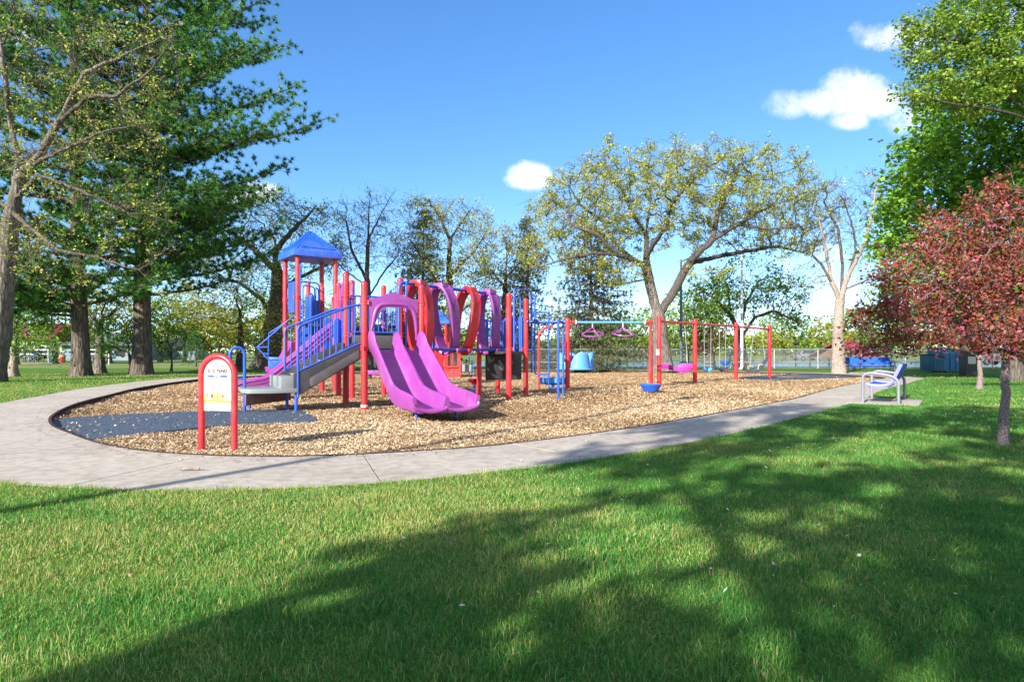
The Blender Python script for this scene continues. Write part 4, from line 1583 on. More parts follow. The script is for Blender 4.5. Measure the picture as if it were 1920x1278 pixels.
# --- trees beyond the left lawn
lt = [(30, 62, 640, 580, 70, 58, LEAF_MID, 'bushy green tree far across the left lawn, nearest to the picture edge'),
      (105, 66, 650, 570, 66, 60, LEAF_GREEN, 'loose green tree beside the red roofed shelter on the far lawn'),
      (205, 72, 640, 590, 60, 56, LEAF_YEL, 'yellowish tree beyond the gap between the two pine trunks'),
      (300, 78, 650, 595, 62, 52, LEAF_MID, 'mid green tree beyond the thin young maple'),
      (345, 84, 640, 585, 56, 56, LEAF_YEL, 'pale yellow tree behind the small blue grey house'),
      (410, 80, 650, 610, 60, 44, LEAF_YEL, 'low yellow green tree behind the slender young conifer'),
      (560, 74, 640, 600, 66, 52, LEAF_YEL, 'yellow green tree far behind the climbing tower'),
      (480, 88, 640, 600, 70, 56, LEAF_GREEN, 'green tree far behind the dark stemmed yellow tree'),
      (640, 82, 640, 600, 60, 50, LEAF_YEL, 'yellow green tree far behind the stair railing'),
      (-60, 58, 640, 580, 70, 60, LEAF_GREEN, 'green tree beyond the left edge of the lawn'),
      (770, 70, 640, 620, 70, 40, LEAF_MID, 'green tree far behind the double slide'),
      (1550, 76, 650, 625, 34, 26, LEAF_YEL, 'bright yellow green tree left of the red gabled roof'),
      (1440, 84, 655, 640, 40, 18, LEAF_YEL, 'low yellow green tree behind the black lantern post'),
      (1190, 80, 650, 618, 70, 42, LEAF_GREEN, 'green tree across the fence left of the big oak trunk'),
      (1290, 78, 650, 605, 60, 50, LEAF_GREEN, 'green tree across the fence behind the dark light pole'),
      (1330, 62, 650, 580, 62, 56, LEAF_GREEN, 'light green tree beyond the fence just left of the lacy tree'),
      (1130, 84, 650, 630, 50, 34, LEAF_MID, 'dull green tree across the fence behind the broad dark spruce'),
      (1470, 92, 650, 620, 60, 40, LEAF_GREEN, 'green tree across the lake edge behind the last swing post'),
      (1600, 88, 650, 615, 50, 40, LEAF_GREEN, 'green tree behind the red gable and pale trunk'),
      (1240, 90, 650, 630, 40, 36, LEAF_YEL, 'yellowish tree across the fence hidden by the big oak trunk'),
      (1660, 70, 655, 610, 60, 50, LEAF_MID, 'dull green tree behind the crabapple and the red gable')]
for k, (px, y, top, cy, rx, rz, lf, lab) in enumerate(lt):
    small_tree('park_tree', lab, px, y, .24, top, [(px, cy, rx, rz), (px - rx * .6, cy + rz * .5, rx * .6, rz * .6), (px + rx * .6, cy + rz * .45, rx * .6, rz * .6)], lf, BARK_OAK, 70 + k,
               n=330, per=16, size=.36, spread=.42, D=.6, r_tip=.03, group='trees at the far side of the park', leaf_r=1.7, tint=(.5, .2))

# --- the wood on the far shore of the lake, one mass
g = np.random.default_rng(90)
n = 5200
x = g.uniform(-120, 420, n)
y = g.uniform(300, 345, n)
hmax = 5.0 + 8 * vnoise(x, y * 0, .055, 21) + 3 * vnoise(x, y * 0, .2, 22)
z = ZL + g.random(n) ** .8 * hmax
me = leaf_mesh(g, 'far_wood', np.stack([x, y, z], -1), 7, 1.0, 1.9, LEAF_GREEN, .4, (.42, .2), clump=.25)
link_mesh('far_wood', me, kind='stuff')
n = 2600
x = g.uniform(-330, -40, n)
y = g.uniform(120, 150, n)
z = ZL + g.random(n) ** .8 * (3 + 6 * vnoise(x, y * 0, .08, 23))
me = leaf_mesh(g, 'left_wood', np.stack([x, y, z], -1), 9, .7, 1.0, LEAF_MID, .4, (.5, .2), clump=.25)
link_mesh('left_wood', me, kind='stuff')

# --- the maple behind the camera whose shade dapples the lawn
SP = TO.normalized()
SN = Vector((SP.y, -SP.x, 0))
b = SP * -8.2 + SN * .9
b.z = ZL - .03
def C(t, p, z):
    """a point of the crown: along the shade, across it, height"""
    v = b + SP * t + SN * p
    return Vector((v.x, v.y, z))
broadleaf('maple_tree', 'maple standing behind the viewer that dapples the near lawn with shade', b, .24,
          [[b, C(0, 0, 2.5), C(.1, 0, 4), C(.2, .1, 6), C(.2, 0, 8)], [C(.1, 0, 4), C(-.5, -1.6, 5.6), C(-.4, -2.6, 6.4)], [C(.1, 0, 4.2), C(.6, 1.8, 5.6), C(.8, 3.0, 6.2)], [C(.2, 0, 5), C(1.8, -.8, 6.4)], [C(.2, 0, 5.5), C(-1.6, .8, 7.2)]],
          [(C(0, -1.6, 6.2), (2.4, 2.4, 2.3), 1.5), (C(0, .7, 6.8), (2.4, 2.4, 1.9), 1.5), (C(0, 2.6, 5.8), (2.0, 2.0, 1.9), 1), (C(0, -.6, 4.4), (2.4, 2.4, .9), .8), (C(0, 3.2, 7), (2.3, 2.3, 1.7), .8), (C(0, -2.5, 4.5), (1.2, 1.2, 1.0), 1.1), (C(-.3, -2.2, 3.7), (1.1, 1.1, .6), .5), (C(0, -1.8, 8.7), (1.7, 1.7, 1.5), 1.6), (C(0, -2.6, 9.8), (1.2, 1.2, 1.0), 1.0), (C(0, -2.6, 7.4), (1.1, 1.1, 1.2), .6), (C(0, -2.7, 6.0), (.9, .9, 1.0), .5), (C(0, -3.2, 8.2), (1.0, 1.0, 1.9), 1.8), (C(0, -3.5, 7.2), (.9, .9, 1.7), 1.4), (C(0, -2.2, 9.0), (.9, .9, 1.5), .7), (C(0, -3.9, 8.6), (.8, .8, 1.5), 1.2), (C(0, -3.3, 9.9), (.9, .9, .9), .8)],
          1000, .28, LEAF_MAPLE, BARK_OAK, 60, gap=(1.9, -.05), per=44, spread=.17, size=.19, r_tip=.010, leaf_r=1.5, hollow=.3, dk=.55, di=2.8, aspect=.85, upb=.3)

# ================================================================ PLAY EQUIPMENT
U = Vector((.86, .51, 0)).normalized()
W = Vector((-U.y, U.x, 0))            # away from the viewer
UP = Vector((0, 0, 1))


def V2(x, y, z=0.0):
    return Vector((x, y, z))


def post_mesh(h, r=.068, cap=True):
    mb = MB()
    prof = [(r, -.12), (r, h - .05)]
    if cap:
        prof += [(r * 1.06, h - .05), (r * 1.06, h - .02), (r * .86, h + .012), (r * .45, h + .03)]
    else:
        prof += [(r, h)]
    return mb.lathe(prof, (0, 0, 0), 18)


def collar_mb(r=.068):
    mb = MB()
    for z in (-.028, .028):
        mb.lathe([(r * 1.01, z - .02), (r * 1.16, z - .016), (r * 1.16, z + .016), (r * 1.01, z + .02)], (0, 0, 0), 16)
    mb.box((r * 1.25, 0, 0), (.05, .03, .085))
    return mb


COLLAR = collar_mb().mesh('collar', RED)
POSTS = {}


def post(parent, p, h, collars=(), r=.068, name='post', mat=None, cap=True):
    key = (round(h, 2), r, (mat or RED).name, cap)
    if key not in POSTS:
        POSTS[key] = post_mesh(h, r, cap).mesh('post', mat or RED, angle=50)
    o = inst(name, POSTS[key], parent, (p[0], p[1], 0))
    for k, z in enumerate(collars):
        c = inst('collar', COLLAR, o, (p[0], p[1], z), .6 + k * 1.3 + p[0] * 7, (r / .068, r / .068, 1))
    return o


pA1, pA2 = V2(-3.0, 13.0), V2(-1.93, 13.62)
pA4, pA3 = V2(-3.66, 14.1), V2(-2.58, 14.75)
pB1, pB2 = V2(-4.0, 16.0), V2(-2.92, 16.62)
pC1, pC2 = V2(-4.63, 17.1), V2(-3.55, 17.7)
tF, tR, tL, tB = V2(-6.03, 18.0), V2(-5.15, 18.66), V2(-6.69, 18.88), V2(-5.81, 19.54)
pF1, pF2, pF3, pF4 = V2(-.08, 16.0), V2(.37, 17.25), V2(-.41, 18.5), V2(-.88, 17.1)
ps = thing('play_structure', 'large red, blue and purple climbing structure with blue roofed tower and double slide', 'play structure', (-3, 15, 0))
ZA, ZB, ZC, ZT = 1.2, 1.5, 1.8, 2.0
post(ps, pA1, 2.58, (1.26, 2.18))
mb = MB()
mb.lathe([(.0695, .06), (.0700, .062), (.0700, .105), (.0695, .107)], pA1, 18)
part('white_tape', mb, WHITE, ps)
post(ps, pA2, 2.58, (1.26, 2.2))
post(ps, pA3, 2.86, (1.56, 2.5))
post(ps, pA4, 2.90, (1.56, 2.45))
post(ps, pB1, 2.95, (1.86, 2.55))
post(ps, pB2, 2.92, (1.86, 2.5))
post(ps, pC1, 3.0, (2.05, 2.6))
post(ps, pC2, 3.0, (2.05, 2.6))
for p in (tF, tR, tL, tB):
    post(ps, p, 4.0, (2.06, 2.72), r=.066, cap=False)
post(ps, V2(-5.76, 19.42), 3.14, (2.0, 2.6))
post(ps, V2(-6.62, 20.8), 3.45, (2.2, 2.75))
post(ps, V2(-5.66, 21.9), 3.5, (2.2, 2.75))
post(ps, V2(-6.25, 22.4), 3.1, (2.2,))
post(ps, pF1, 2.62, (1.26, 2.1))
post(ps, pF2, 2.60, (1.26, 2.05))
post(ps, pF3, 2.58, (1.26, 2.05))
post(ps, pF4, 2.60, (1.26, 2.1))


def deck(pts, z, t=.075, mat=CHAR):
    c = sum(pts, Vector()) / len(pts)
    poly = [c + (p - c) * .94 for p in pts]
    mb = MB()
    mb.prism([(p.x, p.y) for p in poly], (0, 0, z - t / 2), (1, 0, 0), (0, 1, 0), t)
    part('deck', mb, mat, ps, bevel=.012)


deck([pA1, pA2, pA3, pA4], ZA)
deck([pA4, pA3, pB2, pB1], ZB)
deck([pB1, pB2, pC2, pC1], ZC)
deck([tF, tR, tB, tL], ZT)
deck([pC1, pC2, V2(-4.4, 18.9), tR], ZC)
deck([pF1, pF2, pF3, pF4], ZA)
# risers between the decks
for a, b, z0, z1 in ((pA4, pA3, ZA, ZB), (pB1, pB2, ZB, ZC)):
    mb = MB()
    d = (b - a).normalized()
    mb.box((a + b) / 2 + UP * ((z0 + z1) / 2 - .02), ((b - a).length - .16, .02, z1 - z0), d)
    part('riser', mb, GREY_D, ps)
# panel on the back edge of the slide deck, seen through the hood
mb = MB()
mb.box((pA3 + pA4) / 2 + UP * 1.40 - W * .05, (1.02, .03, .30), U)
part('back_panel', mb, GREY_D, ps, bevel=.008)

# --- roof of the tower
tc_ = (tF + tR + tL + tB) / 4
ax, ay = (tR - tF).normalized(), (tL - tF).normalized()
hs = .72
corner = [tc_ + ax * (sx * hs) + ay * (sy * hs) for sx, sy in ((-1, -1), (1, -1), (1, 1), (-1, 1))]
zb, zf, za = 3.90, 4.06, 4.74
mb = MB()
vs = [c + UP * (zb - .02) for c in corner] + [tc_ + (c - tc_) * .98 + UP * zf for c in corner] + [tc_ + (c - tc_) * .93 + UP * (zf + .03) for c in corner] + [tc_ + UP * za]
fs = []
for i in range(4):
    j = (i + 1) % 4
    fs += [(i, j, 4 + j, 4 + i), (4 + i, 4 + j, 8 + j, 8 + i), (8 + i, 8 + j, 12)]
fs.append((3, 2, 1, 0))
mb.add(vs, fs)
roof = part('roof', mb, BLUE_P, ps, bevel=.025)
for i in range(4):                                    # raised diamond lattice on each face
    j = (i + 1) % 4
    a, b = vs[8 + i].copy(), vs[8 + j].copy()
    top = tc_ + UP * za
    ex = (b - a).normalized()
    m = (a + b) / 2
    ey = (top - m)
    hgt, half = ey.length, (b - a).length / 2
    ey.normalize()
    nrm = ex.cross(ey)
    if nrm.dot(m - tc_) < 0:
        nrm = -nrm
    o_ = m + nrm * .004
    mb = MB()
    n = 7
    for k in range(-n, n + 1):
        for sgn in (-1, 1):
            # a line from the base to the slanted edge, parallel to the other edge
            x0 = half * .86 * k / n
            # clip inside the triangle |x|/half + y/hgt <= .86
            pts = []
            for s in np.linspace(0, 1, 25):
                yy_ = .07 * hgt + s * hgt
                xx_ = x0 + sgn * s * half
                if abs(xx_) / half + yy_ / hgt <= .90:
                    pts.append((xx_, yy_))
            if len(pts) > 2:
                (xa, ya), (xb, yb) = pts[0], pts[-1]
                d = (ex * (xb - xa) + ey * (yb - ya))
                mid_ = o_ + ex * ((xa + xb) / 2) + ey * ((ya + yb) / 2)
                mb.box(mid_ + nrm * (.004 * (1 if sgn > 0 else 1.5)), (d.length, .036, .034), d, nrm.cross(d))
    # a plain border strip
    for (p, q) in ((vs[8 + i], top), (vs[8 + j], top)):
        d = q - p
        mb.box((p + q) / 2 + nrm * .002 + (m - (p + q) / 2).normalized() * .03, (d.length * .96, .05, .02), d, nrm.cross(d))
    part('roof_lattice', mb, BLUE_P, roof)

# --- double slide
e_mid = (pA1 + pA2) / 2
D_ = -W
prof = [(-.61, .27), (-.60, .305), (-.57, .32), (-.545, .30), (-.52, .03), (-.49, .0), (-.09, .0), (-.062, .03), (-.04, .26), (-.018, .30), (.018, .30), (.04, .26), (.062, .03), (.09, .0), (.49, .0), (.52, .03), (.545, .30), (.57, .32), (.60, .305), (.61, .27),
        (.56, -.035), (.50, -.07), (-.50, -.07), (-.56, -.035)]
ctrl = [(0.02, 1.22), (.14, 1.205), (.30, 1.11), (.62, .865), (1.0, .575), (1.30, .365), (1.55, .255), (1.85, .215), (2.25, .205), (2.62, .185)]
pth = spline([e_mid + D_ * (d + .02) + UP * z for d, z in ctrl], 5)
n = len(pth)
scl = []
for i in range(n):
    s = i / (n - 1)
    h = 1.0
    if s < .22:
        h = 1.0 + .28 * math.sin(s / .22 * math.pi) ** 1.0
    if s > .72:
        h = 1.0 - .28 * (s - .72) / .28
    scl.append((.93 + .12 * s, h))
mb = MB()
mb.sweep(prof, pth, -U, scale=scl)
slide = part('double_slide', mb, PURPLE, ps, angle=50)
mb = MB()
endc, endt = pth[-1], D_
lip = [(-.60, .10), (-.3, .035), (0, .10), (.3, .035), (.60, .10), (.60, -.06), (-.60, -.06)]
mb.tube(spline([endc + U * a + UP * b for a, b in ((-.62, .10), (-.56, .03), (-.30, -.03), (-.06, .0), (0, .035), (.06, .0), (.30, -.03), (.56, .03), (.62, .10))], 4), .035, 8)
part('end_lip', mb, PURPLE, slide)
for a in (-.36, .42):
    mb = MB()
    c = pth[-8] + U * a
    mb.tube([c + UP * -.04, V2(c.x, c.y, -.1) + D_ * .05], .028, 10)
    part('support_leg', mb, BLUE, slide)
# hood over the slide
o_ = e_mid + D_ * .02
ring_o = [(-.535, 1.56), (-.50, 1.9), (-.535, 2.27), (-.40, 2.28), (-.2, 2.36), (0, 2.40), (.2, 2.37), (.4, 2.29), (.535, 2.27), (.52, 1.9), (.525, 1.56), (.475, 1.56), (.46, 1.8), (.40, 2.02), (.27, 2.10), (-.16, 2.10), (-.27, 2.02), (-.36, 1.86), (-.47, 1.56)]
mb = MB()
mb.prism(ring_o, o_, U, UP, .05)
hood = part('slide_hood', mb, PURPLE, slide, bevel=.012)
mb = MB()                                              # swollen inner rim
rim = spline([o_ + U * a + UP * z for a, z in ((-.50, 1.55), (-.45, 1.75), (-.40, 1.98), (-.30, 2.13), (-.10, 2.165), (.22, 2.16), (.38, 2.10), (.46, 1.95), (.49, 1.75), (.50, 1.55))], 6)
mb.tube(rim, [.026 + .022 * math.sin(min(1, i / 14, (len(rim) - 1 - i) / 14) * 1.57) for i in range(len(rim))], 12)
part('hood_rim', mb, PURPLE, hood, angle=60)
for a in (-.5, .5):
    mb = MB()
    mb.tube([o_ + U * a + UP * 1.43, o_ + U * a + UP * 1.58], .022, 8)
    part('hood_bolt', mb, PURPLE, hood)

# --- stairs with railings on the left of the slide deck
S_ = -U
L_ = 1.32
width = (pA4 - pA1).length - .12
for nm, edge in (('near', pA1 + W * .05), ('far', pA4 - W * .05)):
    mb = MB()
    poly = [(-.06, .40), (.08, .36), (L_ - .06, 1.03), (L_ - .06, 1.38), (L_ - .2, 1.38), (.02, .78), (-.06, .76)]
    mb.prism(poly, edge + S_ * L_, U, UP, .05)
    st = part('stringer', mb, CHAR, ps, bevel=.008)
    mb = MB()
    poly = [(.24, .545), (.27, .50), (.34, .52), (L_ - .1, 1.05), (L_ - .1, 1.22), (.30, .70), (.25, .66)]
    mb.prism(poly, edge + S_ * L_ - W * .028, U, UP, .016)
    part('stringer_panel', mb, GREY_D, st, bevel=.004)
for k in range(4):
    mb = MB()
    d = L_ - .16 - k * .30
    z = .72 + (3 - k) * 0 + (.48 / 4) * (4 - (k + 0)) if False else .66 + .135 * (3 - k)
    mb.box((pA1 + pA4) / 2 + S_ * (.18 + k * .30) + UP * (1.12 - .135 * k), (.31, width - .06, .05), U)
    part('stair_tread', mb, GREY_L, ps, bevel=.01)
    mb = MB()
    mb.box((pA1 + pA4) / 2 + S_ * (.33 + k * .30) + UP * (1.05 - .135 * k), (.02, width - .08, .115), U)
    part('stair_riser', mb, CHAR, ps)
mb = MB()                                              # box step above the landing
mb.box((pA1 + pA4) / 2 + S_ * (L_ + .13) + UP * .585, (.32, width + .02, .24), U)
bs = part('box_step', mb, GREY_L, ps, bevel=.02)
mb = MB()
hp = pA1 + S_ * (L_ + .292) + W * .32
mb.tube(rounded([hp + UP * .50, hp + UP * .685, hp + W * .10 + UP * .685, hp + W * .10 + UP * .50], .03), .008, 6)
part('slot_rim', mb, CHAR, bs)
# landing (transfer platform)
nc, fc = pA1 + S_ * (L_ - .02), pA4 + S_ * (L_ - .02)
poly = [nc, nc + S_ * .55 + W * -.02, nc + S_ * .86 + W * .10, nc + S_ * .98 + W * .35, fc + S_ * .9, fc]
mb = MB()
mb.prism([(p.x, p.y) for p in poly], (0, 0, .432), (1, 0, 0), (0, 1, 0), .085)
part('landing', mb, GREY_L, ps, bevel=.018)
a, b = V2(-4.98, 11.95), V2(-4.52, 13.05)
mb = MB()
mb.prism([(0, .17), ((b - a).length, .20), ((b - a).length, .385), (0, .385)], a, (b - a).normalized(), UP, .03)
pan = part('under_panel', mb, BROWN, ps, bevel=.006)
dn = (b - a).normalized()
text('panel_lettering', 'ATS RT', .085, a + dn * .62 + UP * .262 + dn.cross(UP) * .0165, dn, UP, PRINT_K, pan)
for p in (nc + S_ * .03 + W * .06, nc + S_ * .10 + W * .55, fc + S_ * .7 - W * .1):
    mb = MB()
    mb.tube([(p.x, p.y, -.1), (p.x, p.y, .39)], .03, 10)
    part('landing_leg', mb, BLUE, ps)
# railings
def railing(edge, bottom):
    lo = edge + S_ * (L_ - .02)
    hi = edge + S_ * .07
    top = rounded([lo + UP * bottom, lo + UP * 1.66, lo + U * .12 + UP * 1.725, lo + U * 1.02 + UP * 2.10, hi + UP * 2.13], .1)
    mb = MB()
    mb.tube(top, .024, 10)
    r_ = part('railing', mb, BLUE, ps)
    mb = MB()
    mb.tube([lo + UP * .80, hi + UP * 1.36], .018, 8)
    part('bottom_rail', mb, BLUE, r_)
    for k in range(1, 10):
        s = k / 10
        p = lo + (hi - lo) * s
        zt = 1.66 + (2.12 - 1.66) * min(1, s * 1.06) + .02
        mb = MB()
        mb.tube([p + UP * (.80 + .56 * s), p + UP * zt], .0135, 8)
        part('baluster', mb, BLUE, r_)


railing(pA1 + W * .05 - W * .02, .30)
railing(pA4 - W * .05, .62)

# hooped grab rail at the landing
hp = thing('grab_rail', 'blue hooped grab rail standing in the mat beside the grey landing', 'grab rail', (-5.32, 12.4, 0))
a, b = V2(-5.42, 12.30), V2(-5.19, 12.42)
r_ = (b - a).length / 2
dd = (b - a).normalized()
c = (a + b) / 2 + UP * 1.13
pts = [V2(a.x, a.y, -.1)] + list(reversed(arc(c, r_, 0, math.pi, 14, dd, UP))) + [V2(b.x, b.y, -.1)]
mb = MB()
mb.tube(pts, .03, 12)
part('hoop', mb, BLUE, hp)
mb = MB()
mb.tube([a + UP * .66, b + UP * .66], .016, 8)
part('cross_bar', mb, BLUE, hp)

# --- wave slide running down to the left behind the stairs
st_ = (pB1 + pC1) / 2 + U * .05
prof = [(-.30, .20), (-.285, .225), (-.255, .225), (-.24, .195), (-.22, .02), (.22, .02), (.24, .195), (.255, .225), (.285, .225), (.30, .20), (.275, .13), (.285, .115), (.265, .05), (.275, .03), (.24, -.06), (-.24, -.06), (-.275, .03), (-.265, .05), (-.285, .115), (-.275, .13)]
ctrl = [(0, 1.80), (.22, 1.77), (.6, 1.48), (1.0, 1.12), (1.35, .84), (1.62, .60), (1.9, .40), (2.15, .33), (2.5, .30), (2.66, .27)]
mb = MB()
pth = spline([st_ + S_ * d + UP * z for d, z in ctrl], 5)
mb.sweep(prof, pth, W, scale=[(1, 1 - .4 * max(0, i / (len(pth) - 1) - .8) / .2) for i in range(len(pth))])
ws = part('wave_slide', mb, PURPLE, ps, angle=35)
mb = MB()
mb.tube([pth[-10] - UP * .05, V2(pth[-10].x, pth[-10].y, -.1)], .03, 8)
part('support_leg', mb, BLUE, ws)
mb = MB()
mb.prism([(-.44, 1.95), (-.40, 2.5), (-.46, 2.7), (-.30, 2.82), (-.1, 2.93), (.12, 3.02), (.30, 2.86), (.42, 2.75), (.40, 2.5), (.44, 1.95), (.32, 1.95), (.31, 2.4), (.22, 2.62), (0, 2.70), (-.2, 2.62), (-.30, 2.4), (-.32, 1.95)], st_ + S_ * .05, W, UP, .09)
part('slide_hood', mb, PURPLE, ws, bevel=.03)

# --- barred panels, slab panels and arched handles
def bar_panel(a, b, z0, z1, n, name='barrier', mat=BLUE, parent=ps, lean=Vector((0, 0, 0)), r=.0125):
    d = (b - a)
    L = d.length
    d.normalize()
    a, b = a + d * .09, b - d * .09
    mb = MB()
    mb.tube([a + UP * z1 + lean, b + UP * z1 + lean], .02, 8)
    o = part(name, mb, mat, parent)
    mb = MB()
    mb.tube([a + UP * z0, b + UP * z0], .02, 8)
    part('bottom_rail', mb, mat, o)
    for k in range(n):
        p = a + (b - a) * (k / (n - 1))
        mb = MB()
        mb.tube([p + UP * z0, p + UP * z1 + lean], r, 6)
        part('baluster', mb, mat, o)
    return o


bar_panel(pA4 + UP * 0, pB1, 1.58, 2.45, 11)
bar_panel(pB1, pC1, 2.55, 2.95, 7)
bar_panel(pA3, pB2, 1.58, 2.42, 10, lean=U * .10)
bar_panel(pB2, pC2, 1.9, 2.75, 10)
bar_panel(pC1, tR, 1.9, 2.85, 10)
bar_panel(pA4 + U * .02, pA3, 1.62, 2.42, 11)
bar_panel(pF3, pF4, 1.26, 2.05, 6)
bar_panel(pF2, pF3, 1.26, 2.05, 7)


def slab(a, b, z0, z1, t=.05, mat=BLUE_P, name='climbing_panel', poly=None, bumps=True):
    d = b - a
    L = d.length
    d.normalize()
    mb = MB()
    mb.prism(poly or [(.0, z0), (L, z0), (L, z1 - .05), (L - .05, z1), (.05, z1), (0, z1 - .05)], a, d, UP, t)
    o = part(name, mb, mat, ps, bevel=.012)
    if bumps:
        mb = MB()
        nn = d.cross(UP)
        k = 0
        z = z0 + .10
        while z < z1 - .08:
            x = .08 + (k % 2) * .06
            while x < L - .05:
                for s in (-1, 1):
                    c = a + d * x + UP * z + nn * (s * t / 2)
                    mb.box(c, (.055, .012, .035), d)
                x += .12
            z += .085
            k += 1
        part('moulded_holds', mb, mat, o, kind='stuff')
    return o


slab(tL + ax * .06 + (tF - tL) * .12, tL + (tF - tL) * .75, 2.32, 3.2)
slab(pA4 + (pB1 - pA4) * .62, pA4 + (pB1 - pA4) * .95, 1.5, 2.3, bumps=False)
slab(pC1 + (tR - pC1) * .1, pC1 + (tR - pC1) * .45, 1.75, 2.6)
slab(pB2 + (pA3 - pB2) * .15, pB2 + (pA3 - pB2) * .42, 1.55, 2.6)
for s0 in (.08, .34, .60):
    slab(pF2 + (pF3 - pF2) * s0, pF2 + (pF3 - pF2) * (s0 + .16), 1.2, 2.15, bumps=False)
for s0 in (.15, .55):
    slab(pF3 + (pF4 - pF3) * s0, pF3 + (pF4 - pF3) * (s0 + .15), 1.2, 2.1, bumps=False)
# purple flame shaped panel between the tall posts
a, b = pA4 + (pB1 - pA4) * .16 + U * .10, pA4 + (pB1 - pA4) * .5 + U * .10
slab(a, b, 1.5, 2.7, mat=PURPLE, name='hand_hold_panel', poly=[(.1, 1.5), (.42, 1.5), (.46, 1.75), (.40, 1.95), (.47, 2.15), (.40, 2.35), (.44, 2.5), (.28, 2.74), (.16, 2.6), (.10, 2.3), (.17, 2.1), (.08, 1.9)], bumps=False)


def arch(a, b, z0a, z0b, z1, r=.02, rad=.16, mat=BLUE, name='arched_handle'):
    mb = MB()
    mb.tube(rounded([a + UP * z0a, a + UP * z1, b + UP * z1, b + UP * z0b], rad), r, 9)
    return part(name, mb, mat, ps)


arch(P(563, 660, 18.4).xyz * 1 - UP * P(563, 660, 18.4).z, P(599, 660, 19.0) - UP * P(599, 660, 19).z, 1.3, 1.3, 3.22)
arch(P(568, 660, 20.4) - UP * P(568, 660, 20.4).z, P(590, 660, 21) - UP * P(590, 660, 21).z, 1.4, 1.4, 3.32)
arch(P(582, 660, 18.6) - UP * P(582, 660, 18.6).z, P(587, 660, 19.4) - UP * P(587, 660, 19.4).z, .9, .9, 2.9)
arch(P(592, 660, 18.9) - UP * P(592, 660, 18.9).z, P(597, 660, 19.7) - UP * P(597, 660, 19.7).z, .9, .9, 3.1)
arch(P(563, 660, 18.0) - UP * P(563, 660, 18).z, P(563.5, 660, 19.2) - UP * P(563.5, 660, 19.2).z, 2.0, 2.0, 3.75)
# slab shapes that close the tower sides
for (px, wpx, ya, z0, z1) in ((585, 12, 19.3, 1.0, 2.75), (596, 9, 19.8, .9, 3.05), (572, 18, 20.0, 1.5, 2.95), (608, 12, 17.2, 1.0, 2.1), (626, 10, 15.6, .9, 2.0)):
    a = P(px, 660, ya)
    a.z = 0
    b = a + Vector((wpx / F * ya, .15, 0))
    slab(a, b, z0, z1, bumps=False)

# bent ladder climber on the left of the tower
def flat(px, py, y):
    return P(px, py, y)
cl = None
for dy in (0, .75):
    y = 18.6 + dy
    mb = MB()
    mb.tube(rounded([flat(553, 588, y) + Vector((.03, 0, 0)), flat(482, 651, y), flat(526, 697, y)], .02), .022, 8)
    o = part('bent_climber', mb, BLUE, ps)
    cl = cl or o
    mb = MB()
    mb.tube(rounded([flat(534, 605, y), flat(504, 625, y), flat(503, 672, y), flat(512, 682, y)], .05), .018, 8)
    part('climber_stay', mb, BLUE, o)
for (px, py) in ((545, 595), (528, 610), (512, 624), (496, 638), (483, 651), (492, 662), (505, 675), (518, 688)):
    mb = MB()
    mb.tube([flat(px, py, 18.6), flat(px, py, 18.6) + Vector((0, .75, 0))], .014, 7)
    part('rung', mb, BLUE, cl)
for (p, q) in (((483, 651), (503, 650)), ((492, 662), (503, 663))):
    mb = MB()
    mb.tube([flat(*p, 18.6), flat(*q, 18.6)], .014, 7)
    part('rung', mb, BLUE, cl)
mb = MB()
mb.prism([(0, .62), (.42, .78), (.42, 1.02), (0, 1.03)], flat(503, 662, 20.5) - UP * flat(503, 662, 20.5).z, (1, .1, 0), UP, .04)
part('bucket_panel', mb, BLUE_P, ps, bevel=.01)
mb = MB()
c = V2(-7.2, 20.6)
prof = [(-.26, .12), (-.22, 0), (.22, 0), (.26, .12), (.29, .12), (.25, -.05), (-.25, -.05), (-.29, .12)]
mb.sweep(prof, spline([flat(552, 640, 21.5), flat(536, 672, 21.3), flat(520, 690, 21.2), flat(505, 694, 21.2)], 5), Vector((.1, 1, 0)))
part('short_red_slide', mb, MAGENTA, ps)

# --- arch bridge: a top pipe, two foot pipes and four tilted straps
b0, b1 = V2(-2.30, 14.45), V2(-.50, 17.0)
bd = (b1 - b0).normalized()
bn = Vector((bd.y, -bd.x, 0))
ZTOP = 2.72
mb = MB()
mb.tube(rounded([b0 - bd * .35 + UP * 1.25, b0 - bd * .35 + UP * ZTOP, b0 + UP * ZTOP, b1 + bd * .25 + UP * ZTOP, b1 + bd * .42 + UP * 1.25], .24, 8), .036, 12)
part('bridge_pipe', mb, BLUE, ps)
mb = MB()
a_ = b0 - bd * .35 + bn * .22
mb.tube(rounded([a_ + UP * 1.25, a_ + UP * (ZTOP - .02), a_ - bn * .22 + bd * .25 + UP * ZTOP], .2, 6), .024, 9)
part('bridge_stay', mb, BLUE, ps)
for s in (-1, 1):
    mb = MB()
    mb.tube([b0 - bd * .1 + bn * (.26 * s) + UP * 1.24, b1 + bd * .5 + bn * (.26 * s) + UP * 1.24], .034, 12)
    part('foot_pipe', mb, BLUE, ps)


